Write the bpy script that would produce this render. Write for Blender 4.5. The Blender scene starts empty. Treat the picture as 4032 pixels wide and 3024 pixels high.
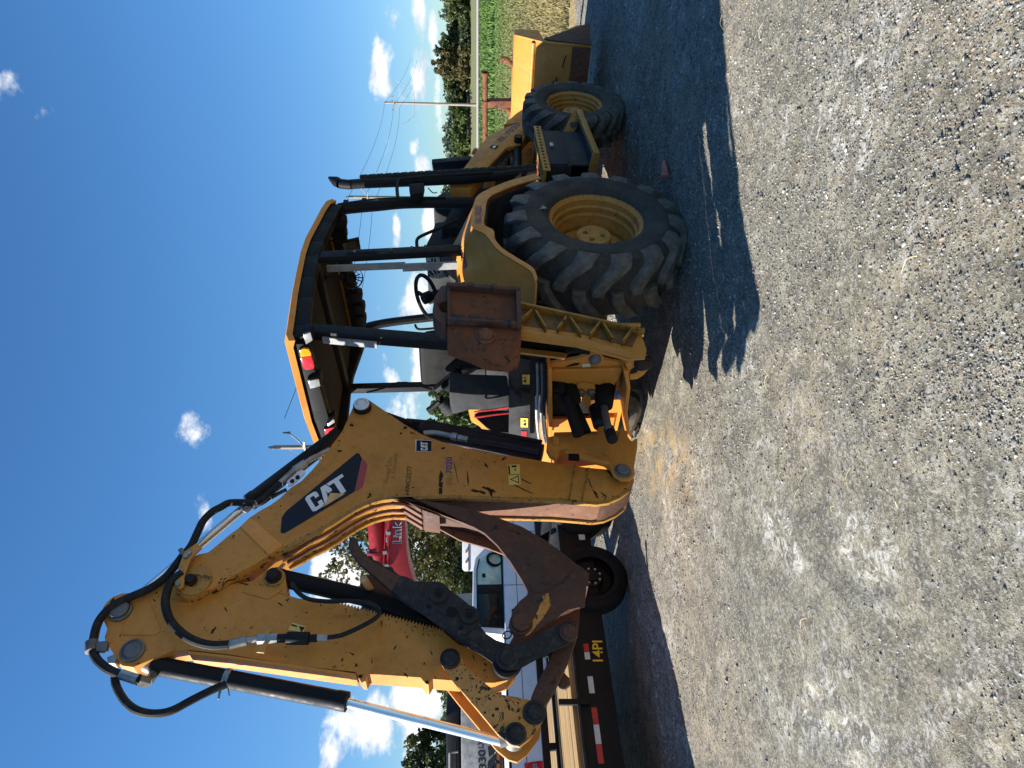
import bpy, bmesh, math, random
import numpy as np
from mathutils import Vector, Matrix, Euler
random.seed(7); rng = np.random.default_rng(7)
S = bpy.context.scene
COL = S.collection
R = math.radians
PI = math.pi

# ------------------------------------------------------------------ camera
cd = bpy.data.cameras.new('camera'); cam = bpy.data.objects.new('camera', cd); COL.objects.link(cam)
cd.sensor_fit = 'HORIZONTAL'; cd.sensor_width = 36.0; cd.lens = 36.0*2796/4032
cd.clip_start = 0.05; cd.clip_end = 6000
_p = R(3.663)          # the phone was held on its side: picture left is world up
_up = Vector((0, math.sin(_p), math.cos(_p))); _right = Vector((1, 0, 0)); _back = Vector((0, -math.cos(_p), math.sin(_p)))
m3 = Matrix((-_up, _right, _back)).transposed()
cam.matrix_world = Matrix.Translation((0, 0, 1.55)) @ m3.to_4x4()
S.camera = cam

# ------------------------------------------------------------------ light and sky
SUN = Vector((-1.62, -0.26, 1.0)).normalized()
sl = bpy.data.lights.new('sun', 'SUN'); sl.energy = 5.0; sl.angle = R(0.53); sl.color = (1.0, 0.965, 0.91)
so = bpy.data.objects.new('sun', sl); COL.objects.link(so)
so.rotation_euler = (-SUN).to_track_quat('-Z', 'Y').to_euler()
S.view_settings.view_transform = 'Standard'
S.view_settings.look = 'None'
S.view_settings.exposure = 1.2
S.view_settings.gamma = 1.0
S.view_settings.use_curve_mapping = False
try:
    S.cycles.max_bounces = 8; S.cycles.diffuse_bounces = 3; S.cycles.use_denoising = True
except Exception: pass

W = bpy.data.worlds.new('World'); S.world = W; W.use_nodes = True
nt = W.node_tree; nt.nodes.clear()
def wn(t, **k):
    n = nt.nodes.new(t)
    for a, b in k.items(): setattr(n, a, b)
    return n
def wl(a, b): nt.links.new(a, b)
def wm(op, a, b=None, c=None, clamp=False):
    n = wn('ShaderNodeMath', operation=op, use_clamp=clamp)
    for i, v in enumerate((a, b, c)):
        if v is None: continue
        if isinstance(v, (int, float)): n.inputs[i].default_value = v
        else: wl(v, n.inputs[i])
    return n.outputs[0]
sky = wn('ShaderNodeTexSky'); sky.sky_type = 'NISHITA'; sky.sun_disc = False
sky.sun_elevation = math.asin(SUN.z); sky.sun_rotation = math.atan2(SUN.x, SUN.y)
sky.air_density = 1.0; sky.dust_density = 0.0; sky.ozone_density = 2.2; sky.altitude = 100
hs = wn('ShaderNodeHueSaturation'); hs.inputs['Saturation'].default_value = 1.12; hs.inputs['Value'].default_value = 1.0
wl(sky.outputs[0], hs.inputs['Color'])
tc = wn('ShaderNodeTexCoord'); sx = wn('ShaderNodeSeparateXYZ'); wl(tc.outputs['Generated'], sx.inputs[0])
az = wm('ARCTAN2', sx.outputs[0], sx.outputs[1]); el = wm('ARCSINE', sx.outputs[2])
cv = wn('ShaderNodeCombineXYZ'); wl(az, cv.inputs[0]); wl(wm('MULTIPLY', el, 1.7), cv.inputs[1])
n1 = wn('ShaderNodeTexNoise'); n1.inputs['Scale'].default_value = 15; n1.inputs['Detail'].default_value = 9; n1.inputs['Roughness'].default_value = 0.62
wl(cv.outputs[0], n1.inputs['Vector'])
n2 = wn('ShaderNodeTexNoise'); n2.inputs['Scale'].default_value = 26; n2.inputs['Detail'].default_value = 7; n2.inputs['Roughness'].default_value = 0.6
wl(cv.outputs[0], n2.inputs['Vector'])
# clouds seen that day: (direction, width and height in degrees, weight)
CL = [
 ([(0.379,0.519)][0],2.0,1.6,.58),([(0.405,0.11)][0],2.3,.75,1.1),([(0.407,0.061)][0],2.4,.9,.9),([(0.482,0.059)][0],2.2,.7,1.1),
 ([(0.46,0.043)][0],1.9,.45,.9),([(0.398,0.038)][0],4.5,.5,.62),([(-0.067,0.356)][0],1.5,1.2,.76),([(-0.11,0.359)][0],1.2,.5,.55),
 ([(-0.182,0.331)][0],1.9,1.5,.62),([(-0.261,0.169)][0],2.8,2.4,1.25),([(-0.426,0.064)][0],2.7,2.2,1.25),([(-0.442,0.12)][0],2.2,2.6,1.1),
 ([(-0.479,0.166)][0],1.8,1.0,1.0),([(0.212,0.095)][0],1.8,.38,.85),([(0.218,0.051)][0],1.9,.7,1.0),([(0.114,0.069)][0],2.1,1.3,1.1),
 ([(0.029,0.063)][0],2.4,1.0,1.2),([(0.006,0.103)][0],1.0,.8,.85),([(-0.035,0.084)][0],1.9,1.7,.85),([(0.301,0.058)][0],1.1,.8,1.05),
 ([(0.045,0.115)][0],1.3,.4,.6),([(0.317,0.066)][0],.9,.7,.8),([(-0.216,0.061)][0],1.6,1.6,1.0)]
tot = None
for (a0, e0), wa, we, wt in CL:
    dx = wm('MULTIPLY', wm('SUBTRACT', az, a0), 1/R(wa)); dy = wm('MULTIPLY', wm('SUBTRACT', el, e0), 1/R(we))
    d2 = wm('ADD', wm('MULTIPLY', dx, dx), wm('MULTIPLY', dy, dy))
    g = wm('MULTIPLY', wm('POWER', 2.718, wm('MULTIPLY', d2, -0.8)), wt)
    tot = g if tot is None else wm('MAXIMUM', tot, g)
band = wm('MULTIPLY', wm('POWER', 2.718, wm('MULTIPLY', wm('POWER', wm('DIVIDE', wm('SUBTRACT', el, R(3.0)), R(4.6)), 2.0), -1.0)), 0.33)
tot = wm('MAXIMUM', tot, band)
dens = wm('ADD', wm('MULTIPLY', tot, 0.95), wm('MULTIPLY', wm('SUBTRACT', n1.outputs[0], 0.5), 2.1))
mr = wn('ShaderNodeMapRange'); mr.interpolation_type = 'SMOOTHSTEP'; wl(dens, mr.inputs[0])
mr.inputs[1].default_value = 0.40; mr.inputs[2].default_value = 0.84; mr.inputs[3].default_value = 0; mr.inputs[4].default_value = 0.96
cr = wn('ShaderNodeValToRGB'); wl(wm('ADD', wm('MULTIPLY', n2.outputs[0], 0.8), wm('MULTIPLY', dens, 0.25)), cr.inputs[0])
cr.color_ramp.elements[0].position = 0.38; cr.color_ramp.elements[0].color = (3.7, 4.3, 5.2, 1)
cr.color_ramp.elements[1].position = 0.66; cr.color_ramp.elements[1].color = (7.9, 7.95, 8.0, 1)
mx = wn('ShaderNodeMixRGB'); hz = wn('ShaderNodeMapRange'); hz.interpolation_type = 'SMOOTHSTEP'; wl(el, hz.inputs[0])
for i_, v_ in zip((1, 2, 3, 4), (R(-1), R(24), .50, 1.0)): hz.inputs[i_].default_value = v_
hc = wn('ShaderNodeMixRGB'); hc.inputs[1].default_value = (.50, .66, .84, 1); hc.inputs[2].default_value = (.60, .91, 1.12, 1); hz.inputs[3].default_value = 0.0; wl(hz.outputs[0], hc.inputs[0])
hm = wn('ShaderNodeMixRGB', blend_type='MULTIPLY'); hm.inputs[0].default_value = 1.0; wl(hs.outputs[0], hm.inputs[1]); wl(hc.outputs[0], hm.inputs[2])
wl(mr.outputs[0], mx.inputs[0]); wl(hm.outputs[0], mx.inputs[1]); wl(cr.outputs[0], mx.inputs[2])
bg = wn('ShaderNodeBackground'); bg.inputs['Strength'].default_value = 0.068; wl(mx.outputs[0], bg.inputs[0])
wo = wn('ShaderNodeOutputWorld'); wl(bg.outputs[0], wo.inputs[0])

# ------------------------------------------------------------------ materials
MATS = {}
class NT:
    def __init__(s, name):
        s.m = bpy.data.materials.new(name); s.m.use_nodes = True; s.t = s.m.node_tree
        s.b = s.t.nodes['Principled BSDF']; s.co = s.n('ShaderNodeTexCoord').outputs['Object']
    def n(s, t, **k):
        q = s.t.nodes.new(t)
        for a, b in k.items(): setattr(q, a, b)
        return q
    def l(s, a, b): s.t.links.new(a, b)
    def noise(s, sc, det=6, rough=.6, vec=None, dist=0.0):
        q = s.n('ShaderNodeTexNoise'); q.inputs['Scale'].default_value = sc; q.inputs['Detail'].default_value = det
        q.inputs['Roughness'].default_value = rough; q.inputs['Distortion'].default_value = dist; s.l(vec or s.co, q.inputs['Vector']); return q.outputs[0]
    def vor(s, sc, feat='F1', out='Distance', vec=None):
        q = s.n('ShaderNodeTexVoronoi', feature=feat); q.inputs['Scale'].default_value = sc; s.l(vec or s.co, q.inputs['Vector']); return q.outputs[out]
    def ramp(s, v, a, b, lo=0., hi=1.):
        q = s.n('ShaderNodeMapRange', interpolation_type='SMOOTHSTEP'); s.l(v, q.inputs[0])
        for i, x in zip((1, 2, 3, 4), (a, b, lo, hi)): q.inputs[i].default_value = x
        return q.outputs[0]
    def mix(s, f, a, b, mode='MIX'):
        q = s.n('ShaderNodeMixRGB', blend_type=mode)
        for i, v in enumerate((f, a, b)):
            if isinstance(v, (int, float)): q.inputs[i].default_value = v
            elif isinstance(v, tuple): q.inputs[i].default_value = (*v, 1)
            else: s.l(v, q.inputs[i])
        return q.outputs[0]
    def math(s, op, a, b=0.):
        q = s.n('ShaderNodeMath', operation=op)
        for i, v in enumerate((a, b)):
            if isinstance(v, (int, float)): q.inputs[i].default_value = v
            else: s.l(v, q.inputs[i])
        return q.outputs[0]
    def out(s, col=None, rough=None, bump=None, bs=.3, bd=.01, metal=0.):
        for k, v in (('Base Color', col), ('Roughness', rough), ('Metallic', metal)):
            if v is None: continue
            if isinstance(v, tuple): s.b.inputs[k].default_value = (*v, 1)
            elif isinstance(v, (int, float)): s.b.inputs[k].default_value = v
            else: s.l(v, s.b.inputs[k])
        if bump is not None:
            q = s.n('ShaderNodeBump'); q.inputs['Strength'].default_value = bs; q.inputs['Distance'].default_value = bd
            s.l(bump, q.inputs['Height']); s.l(q.outputs[0], s.b.inputs['Normal'])
        return s.m
def paint(name, col, dirt=(.16, .10, .05), chips=.0, rough=.42, da=.35, chipcol=(.03, .018, .01), fade=(.62, .42, .2), fa=0.0, metal=0.):
    N = NT(name)
    d1 = N.noise(2.6, 8, .65); d2 = N.noise(17, 6, .7); d3 = N.noise(60, 3, .6)
    c = N.mix(N.ramp(d1, .38, .72, 0, fa), col, fade); c = N.mix(N.ramp(N.noise(1.1, 7, .7, dist=.5), .50, .60, 0, .42), c, tuple(x*.62 for x in col))
    c = N.mix(N.ramp(d2, .45, .8, 0, da), c, dirt)
    c = N.mix(N.ramp(d3, .5, .9, 0, da*.5), c, dirt)
    if chips > 0:
        v = N.noise(19, 9, .72, dist=.8); c = N.mix(N.ramp(v, ( .69-chips*.24), (.71-chips*.24)), c, chipcol)
    r = N.ramp(d2, .3, .7, rough, min(1, rough+.25))
    N.b.inputs['Specular IOR Level'].default_value = .18 if max(col) < .05 else .35
    return N.out(c, r, d2, .08, .004, metal)
def plain(name, col, rough=.5, metal=0., var=.35):
    N = NT(name); d = N.noise(8, 6, .65)
    dk = tuple(x*(1-var) for x in col); lt = tuple(min(1, x*(1+var)) for x in col)
    if max(col) < .13 and metal == 0: N.b.inputs['Specular IOR Level'].default_value = .15
    return N.out(N.mix(N.ramp(d, .3, .7), dk, lt), N.ramp(d, .3, .7, rough*.85, min(1, rough*1.2)), N.noise(40, 4), .08, .003, metal)
YEL = (.55, .218, .026)
M = {}
M['yellow'] = paint('worn_yellow_paint', YEL, chips=.05, da=.38, fa=.35, fade=(.62, .30, .075))
M['yellow_chip'] = paint('chipped_yellow_paint', YEL, chips=.62, da=.5, fa=.25)
M['yellow_faded'] = paint('sun_faded_yellow_paint', (.66, .255, .040), da=.22, fa=.6, fade=(.72, .30, .065))
M['yellow_dusty'] = paint('dusty_yellow_wheel_paint', (.52, .235, .042), dirt=(.17, .095, .04), da=.65, chips=.3)
M['yellow_old'] = paint('grimy_yellow_paint', (.40, .19, .03), dirt=(.05, .03, .015), da=.75, chips=.45)
M['yellow_grime_shade'] = paint('grime_and_shade_paint', (.16, .078, .016), dirt=(.03, .02, .012), da=.8, chips=.4)  # channel grime; the same dark tone paints shade in the hub dimples
M['pale_yellow'] = plain('pale_yellow_plate', (.62, .36, .14), .6, 0, .2)
M['rust'] = paint('brown_rust', (.13, .050, .024), dirt=(.30, .17, .10), da=.55, rough=.75, chips=.5, chipcol=(.04, .02, .014), fa=.6, fade=(.20, .075, .03))
M['rust_dark'] = paint('dark_bucket_rust', (.070, .034, .022), dirt=(.17, .080, .045), da=.8, rough=.6, fa=.9, fade=(.120, .044, .020), chips=.42, chipcol=(.025, .015, .012))
M['rust_bright'] = paint('orange_rust', (.19, .062, .020), dirt=(.07, .03, .016), da=.85, rough=.8, chips=.45, fa=.9, fade=(.085, .036, .022))
M['wear'] = paint('worn_rubbed_steel', (.15, .066, .036), dirt=(.25, .15, .095), da=.7, rough=.6, chips=.4, fa=.7, fade=(.16, .06, .03))
M['black'] = paint('black_paint', (.010, .0105, .012), dirt=(.04, .036, .03), da=.2, rough=.45)
M['black_dark'] = plain('matt_black', (.009, .009, .009), .6)
M['navy'] = paint('blue_black_decal_vinyl', (.010, .013, .024), dirt=(.05, .05, .05), da=.2, rough=.35)
M['hose'] = paint('hose_rubber', (.014, .014, .0145), dirt=(.085, .075, .06), da=.55, rough=.5)
M['hose_dull'] = plain('dull_sleeved_hose', (.030, .024, .030), .7)
M['iron'] = paint('dirty_cast_iron', (.024, .023, .023), dirt=(.11, .10, .09), da=.75, rough=.55)
M['steel'] = paint('dull_steel_pin', (.16, .155, .15), dirt=(.06, .05, .04), da=.6, rough=.45, metal=.5)
M['zinc'] = plain('zinc_fitting', (.30, .29, .27), .38, .7)
M['chrome'] = plain('chrome_rod', (.80, .79, .77), .24, .75, .03)
M['pin_dark'] = plain('greasy_pin', (.024, .019, .016), .5)
M['grey'] = plain('grey_plastic', (.036, .036, .037), .65)
M['grey_light'] = plain('light_grey_plastic', (.23, .23, .225), .6)
M['grey_dark'] = plain('dark_grey_plastic', (.045, .045, .047), .65)
M['seat'] = plain('worn_black_vinyl', (.010, .0095, .009), .6, 0, .6)
M['liner'] = paint('dusty_headliner', (.022, .019, .014), dirt=(.06, .048, .03), da=.6, rough=.8)
M['white'] = plain('white_paint', (.74, .75, .77), .35, 0, .05)
M['white_letter'] = plain('white_lettering', (.70, .70, .70), .5, 0, .06)
M['red_decal'] = plain('red_decal', (.34, .022, .03), .4, 0, .15)
M['red_paint'] = paint('red_machine_paint', (.33, .015, .02), dirt=(.18, .04, .03), da=.25, rough=.35)
M['red_pipe'] = plain('red_handle_paint', (.50, .03, .03), .4)
M['blue_letter'] = plain('blue_stencil_paint', (.045, .035, .16), .6, 0, .4)
M['ink'] = plain('black_stencil_paint', (.03, .022, .012), .7, 0, .4)
M['ghost'] = plain('faded_stencil_paint', (.30, .15, .03), .6, 0, .2)
M['label'] = plain('yellow_warning_label', (.70, .50, .10), .45, 0, .1)
M['cream'] = plain('cream_label', (.62, .60, .44), .5, 0, .15)
M['yellow_letter'] = plain('bright_yellow_lettering', (.75, .52, .02), .5, 0, .05)
M['tape_white'] = plain('white_reflective_tape', (.55, .57, .60), .3, 0, .08)
M['tape_red'] = plain('red_reflective_tape', (.42, .02, .02), .3, 0, .15)
M['lens_red'] = plain('red_lamp_lens', (.62, .02, .03), .12, 0, .3)
M['lens_amber'] = plain('amber_lamp_lens', (.90, .28, .01), .12, 0, .2)
M['lens_clear'] = plain('clear_lamp_lens', (.30, .30, .29), .15, .3, .3)
M['mirror'] = plain('mirror_glass', (.7, .7, .7), .04, 1.0, .05)
M['blue_cap'] = plain('blue_plastic_cap', (.03, .16, .42), .4)
M['pink'] = plain('faded_pink_plastic', (.46, .15, .13), .6)
def mk_tyre():
    N = NT('dusty_tyre_rubber'); a = N.noise(5, 8, .7); b = N.noise(38, 5, .7)
    c = N.mix(N.ramp(a, .35, .75, .05, .75), (.022, .019, .015), (.085, .070, .050)); c = N.mix(N.ramp(b, .5, .8, 0, .35), c, (.17, .155, .13))
    return N.out(c, .82, b, .25, .004)
M['tyre'] = mk_tyre()
def mk_lug():
    N = NT('worn_tread_rubber'); a = N.noise(9, 8, .7); b = N.noise(50, 5, .7)
    c = N.mix(N.ramp(a, .35, .7, .0, .8), (.055, .047, .037), (.185, .16, .12)); c = N.mix(N.ramp(b, .55, .8, 0, .5), c, (.05, .048, .044))
    return N.out(c, .75, b, .25, .004)
M['lug'] = mk_lug()
M['tyre_black'] = plain('clean_black_rubber', (.014, .014, .014), .7)
def mk_wood():
    N = NT('deck_board_wood'); mp = N.n('ShaderNodeMapping'); N.l(N.co, mp.inputs[0]); mp.inputs['Scale'].default_value = (1.2, 18, 18)
    a = N.noise(3, 8, .65, mp.outputs[0]); oi = N.n('ShaderNodeObjectInfo').outputs['Random']
    c = N.mix(N.ramp(a, .3, .7), (.27, .155, .05), (.50, .32, .12)); c = N.mix(N.math('MULTIPLY', oi, .35), c, (.30, .19, .08))
    return N.out(c, .75, a, .3, .004)
M['wood'] = mk_wood()
def mk_pole():
    N = NT('weathered_pole_wood'); mp = N.n('ShaderNodeMapping'); N.l(N.co, mp.inputs[0]); mp.inputs['Scale'].default_value = (12, 12, .6)
    a = N.noise(3, 8, .65, mp.outputs[0]); return N.out(N.mix(N.ramp(a, .3, .7), (.16, .13, .10), (.36, .31, .26)), .85, a, .4, .01)
M['pole'] = mk_pole()
def mk_bark():
    N = NT('tree_bark'); a = N.noise(14, 8, .7); return N.out(N.mix(N.ramp(a, .3, .7), (.035, .026, .018), (.12, .095, .07)), .9, a, .6, .02)
M['bark'] = mk_bark()
def leaf(name, c1, c2, c3):
    N = NT(name); g = N.n('ShaderNodeNewGeometry').outputs['Random Per Island']; a = N.noise(.35, 4, .6)
    c = N.mix(g, c1, c2); c = N.mix(N.ramp(a, .42, .66, 0, .75), c, c3)
    m = N.out(c, .6)
    N.b.inputs['Subsurface Weight'].default_value = 0.0
    tr = N.n('ShaderNodeBsdfTranslucent'); N.l(N.mix(.5, c, (.16, .17, .02)), tr.inputs[0])
    ms = N.n('ShaderNodeMixShader'); ms.inputs[0].default_value = .28
    o = N.t.nodes['Material Output']; N.l(N.b.outputs[0], ms.inputs[1]); N.l(tr.outputs[0], ms.inputs[2]); N.l(ms.outputs[0], o.inputs['Surface'])
    return m
M['leaf'] = leaf('green_leaves', (.035, .065, .016), (.085, .120, .030), (.105, .100, .03))
M['leaf_dark'] = leaf('dark_green_leaves', (.020, .042, .014), (.050, .078, .026), (.07, .075, .026))
M['leaf_olive'] = leaf('olive_autumn_leaves', (.050, .055, .014), (.10, .085, .024), (.12, .075, .022))
M['leaf_light'] = leaf('fresh_green_leaves', (.045, .085, .018), (.085, .13, .03), (.10, .12, .03))
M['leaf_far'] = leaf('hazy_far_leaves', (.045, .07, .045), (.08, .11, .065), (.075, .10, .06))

# ------------------------------------------------------------------ mesh helpers
def link(o, parent=None):
    COL.objects.link(o)
    if parent is not None: o.parent = parent
    return o
def tag(o, label=None, cat=None, group=None, kind=None):
    if label: o['label'] = label
    if cat: o['category'] = cat
    if group: o['group'] = group
    if kind: o['kind'] = kind
    return o
def thing(name, label, cat, loc=(0, 0, 0), rot=(0, 0, 0), group=None):
    o = bpy.data.objects.new(name, None); o.empty_display_size = .3; COL.objects.link(o); o.location = loc; o.rotation_euler = rot
    return tag(o, label, cat, group)
def make(name, prims, mat, parent=None, bevel=0., smooth=35, loc=None, label=None):
    """join primitives (verts, faces[, material index]) into ONE mesh object"""
    vs = []; fs = []; mi = []
    for p in prims:
        n = len(vs); vs += [tuple(v) for v in p[0]]
        for f in p[1]: fs.append([i+n for i in f]); mi.append(p[2] if len(p) > 2 else 0)
    me = bpy.data.meshes.new(name); me.from_pydata(vs, [], fs); me.update()
    bm = bmesh.new(); bm.from_mesh(me)
    for f, k in zip(bm.faces, mi): f.material_index = k
    bmesh.ops.recalc_face_normals(bm, faces=bm.faces[:])
    if bevel > 0:
        ed = [e for e in bm.edges if len(e.link_faces) == 2 and e.calc_face_angle(0) > R(40)]
        try: bmesh.ops.bevel(bm, geom=ed, offset=bevel, segments=2, affect='EDGES', profile=.6, clamp_overlap=True)
        except Exception: pass
    for f in bm.faces: f.smooth = True
    bm.to_mesh(me); bm.free()
    me.set_sharp_from_angle(angle=R(smooth))
    for q in (mat if isinstance(mat, (list, tuple)) else [mat]): me.materials.append(M[q])
    o = bpy.data.objects.new(name, me); link(o, parent)
    if loc: o.location = loc
    if label: o['label'] = label
    return o
def p_prism(pts, a, b, ax='y', side=0):
    n = len(pts)
    def P(p, t): return (p[0], t, p[1]) if ax == 'y' else ((t, p[0], p[1]) if ax == 'x' else (p[0], p[1], t))
    vs = [P(p, a) for p in pts]+[P(p, b) for p in pts]
    return vs, [list(range(n)), list(range(2*n-1, n-1, -1))]+[[i, (i+1) % n, n+(i+1) % n, n+i] for i in range(n)]
def p_box(x, y, z): return p_prism([(x[0], z[0]), (x[1], z[0]), (x[1], z[1]), (x[0], z[1])], y[0], y[1])
def frame(d):
    d = Vector(d).normalized(); a = Vector((0, 0, 1)) if abs(d.z) < .9 else Vector((1, 0, 0))
    u = d.cross(a).normalized(); return d, u, d.cross(u)
def p_cyl(p0, p1, r, seg=20, r1=None):
    p0 = Vector(p0); p1 = Vector(p1); d, u, v = frame(p1-p0); r1 = r if r1 is None else r1; vs = []
    for p, q in ((p0, r), (p1, r1)):
        for i in range(seg):
            a = 2*PI*i/seg; vs.append(p+(u*math.cos(a)+v*math.sin(a))*q)
    return vs, [list(range(seg))[::-1], list(range(seg, 2*seg))]+[[i, (i+1) % seg, seg+(i+1) % seg, seg+i] for i in range(seg)]
def p_lathe(prof, o, axis, seg=32, closed=False, a0=0., a1=2*PI):
    """prof: list of (radius, distance along axis)"""
    o = Vector(o); d, u, v = frame(axis); vs = []; fs = []; n = len(prof); full = abs(a1-a0-2*PI) < 1e-4
    k = seg if full else seg+1
    for i in range(k):
        a = a0+(a1-a0)*i/seg
        for r, t in prof: vs.append(o+d*t+(u*math.cos(a)+v*math.sin(a))*max(r, 1e-4))
    for i in range(seg):
        j = (i+1) % k
        for q in range(n if closed else n-1):
            w = (q+1) % n; fs.append([i*n+q, j*n+q, j*n+w, i*n+w])
    return vs, fs
def spline(pts, k=6):
    P = [Vector(p) for p in pts]; out = []
    if len(P) < 3: return P
    for i in range(len(P)-1):
        a = P[max(i-1, 0)]; b = P[i]; c = P[i+1]; d = P[min(i+2, len(P)-1)]
        for j in range(k):
            t = j/k; out.append(.5*((2*b)+(c-a)*t+(2*a-5*b+4*c-d)*t*t+(3*b-a-3*c+d)*t**3))
    return out+[P[-1]]
def p_tube(pts, r, seg=8, k=5, taper=None):
    P = spline(pts, k) if k > 1 else [Vector(p) for p in pts]; n = len(P); vs = []; fs = []
    t = (P[1]-P[0]).normalized(); _, u, v = frame(t)
    for i, p in enumerate(P):
        t2 = ((P[i+1] if i+1 < n else P[i])-(P[i-1] if i else P[i])).normalized()
        u = (u-t2*u.dot(t2)).normalized(); v = t2.cross(u); rr = r if taper is None else r+(taper-r)*i/(n-1)
        for s in range(seg):
            a = 2*PI*s/seg; vs.append(p+(u*math.cos(a)+v*math.sin(a))*rr)
    for i in range(n-1):
        for s in range(seg): fs.append([i*seg+s, i*seg+(s+1) % seg, (i+1)*seg+(s+1) % seg, (i+1)*seg+s])
    return vs, fs+[list(range(seg))[::-1], list(range((n-1)*seg, n*seg))]
def p_beam(p0, p1, w, h, up=(0, 1, 0)):
    """straight bar: w across 'up', h along 'up'"""
    p0 = Vector(p0); p1 = Vector(p1); d = (p1-p0).normalized(); b = Vector(up); b = (b-d*b.dot(d)).normalized(); a = d.cross(b)
    vs = [p+a*(s*w/2)+b*(t*h/2) for p in (p0, p1) for s, t in ((-1, -1), (1, -1), (1, 1), (-1, 1))]
    return vs, [[3, 2, 1, 0], [4, 5, 6, 7], [0, 1, 5, 4], [1, 2, 6, 5], [2, 3, 7, 6], [3, 0, 4, 7]]
def p_sheet(A, B, th):
    """sheet lofted between two 3D polylines, with thickness"""
    A = [Vector(a) for a in A]; B = [Vector(b) for b in B]; n = len(A); vs = []; fs = []
    for i in range(n):
        d = (A[min(i+1, n-1)]-A[max(i-1, 0)]); c = (B[i]-A[i]); nn = d.cross(c).normalized()*th
        vs += [A[i], B[i], B[i]+nn, A[i]+nn]
    for i in range(n-1):
        a = 4*i; b = 4*i+4
        for q in range(4): fs.append([a+q, a+(q+1) % 4, b+(q+1) % 4, b+q])
    return vs, fs+[[0, 1, 2, 3], [4*n-1, 4*n-2, 4*n-3, 4*n-4]]
def poly3(name, pts, mat, parent): return make(name, [([Vector(p) for p in pts], [list(range(len(pts)))])], mat, parent)
def text(name, s, TL, TR, BL, mat, parent, bold=0., lab=None):
    cu = bpy.data.curves.new(name, 'FONT'); cu.body = s; cu.offset = bold; cu.resolution_u = 3; cu.fill_mode = 'FRONT'
    t = bpy.data.objects.new(name, cu); COL.objects.link(t)
    me = bpy.data.meshes.new_from_object(t.evaluated_get(bpy.context.evaluated_depsgraph_get()))
    bpy.data.objects.remove(t); me.materials.clear()
    co = np.empty(len(me.vertices)*3, np.float32); me.vertices.foreach_get('co', co); co = co.reshape(-1, 3)
    a = co.min(0); b = co.max(0); TL, TR, BL = (np.array(q, float) for q in (TL, TR, BL))
    u = (co[:, 0]-a[0])/(b[0]-a[0]); v = (b[1]-co[:, 1])/(b[1]-a[1])
    me.vertices.foreach_set('co', (TL+u[:, None]*(TR-TL)+v[:, None]*(BL-TL)).astype(np.float32).ravel()); me.update()
    me.materials.append(M[mat]); o = bpy.data.objects.new(name, me); link(o, parent)
    if lab: o['label'] = lab
    return o

# ------------------------------------------------------------------ ground
def vnoise(x, y, sc, seed):
    g = np.random.default_rng(seed).random((256, 256)); X = x*sc; Y = y*sc
    i = np.floor(X).astype(int); j = np.floor(Y).astype(int); u = X-i; v = Y-j; u = u*u*(3-2*u); v = v*v*(3-2*v)
    a = g[i % 256, j % 256]; b = g[(i+1) % 256, j % 256]; c = g[i % 256, (j+1) % 256]; d = g[(i+1) % 256, (j+1) % 256]
    return (a*(1-u)+b*u)*(1-v)+(c*(1-u)+d*u)*v-.5
def gz(x, y):
    x = np.asarray(x, float); y = np.asarray(y, float)
    t = np.clip((y-5.25)/4.0, 0, 1); return .155*t*(1-.25*(1-t)*0)
RID = []
_r = np.random.default_rng(3)
for k in range(120):   # old tread prints and scuffs pressed into the fines
    RID.append((_r.uniform(-2.2, 1.6), _r.uniform(1.9, 5.6), _r.uniform(0, PI), _r.uniform(.05, .16), _r.uniform(.009, .018), _r.uniform(.004, .010)*_r.choice([-1, 1, 1])))
def rough(x, y):
    z = vnoise(x, y, .7, 1)*.035+vnoise(x, y, 2.3, 2)*.020+vnoise(x, y, 6.5, 3)*.012+vnoise(x, y, 19, 4)*.009+vnoise(x, y, 41, 5)*.006
    for cx, cy, a, ln, w, h in RID:
        dx = x-cx; dy = y-cy; m = (abs(dx) < .3) & (abs(dy) < .3)
        p = dx[m]*math.cos(a)+dy[m]*math.sin(a); q = -dx[m]*math.sin(a)+dy[m]*math.cos(a)+p*p*1.5
        z[m] += h*np.exp(-(q/w)**2)*np.exp(-(p/ln)**4)
    for x0, y0, x1, y1, dp in ((-1.9, 1.6, -.35, 6.2, .016), (-1.2, 1.5, .35, 6.0, .013), (.1, 1.4, 3.4, 5.2, .014), (.9, 1.4, 4.3, 4.9, .012)):
        L_ = math.hypot(x1-x0, y1-y0); ux, uy = (x1-x0)/L_, (y1-y0)/L_; s_ = (x-x0)*ux+(y-y0)*uy; d_ = -(x-x0)*uy+(y-y0)*ux+.12*np.sin(s_*.9+x0)
        w_ = np.exp(-(d_/.15)**4)*np.clip(vnoise(x, y, .8, 77)*3+.6, 0, 1); z += w_*(-dp+.55*dp*np.sign(np.sin(s_*34+np.abs(d_)*26))*np.exp(-(d_/.13)**6))
    return z*np.clip((11-y)/3, 0, 1)*.8
def graded(a, b, step, far0, far1):
    c = np.arange(a, b+step/2, step); lo = []; hi = []; s = step; v = a
    while v > far0: s *= 1.35; v -= s; lo.append(v)
    s = step; v = b
    while v < far1: s *= 1.35; v += s; hi.append(v)
    return np.concatenate([np.array(lo[::-1]), c, np.array(hi)])
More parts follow.
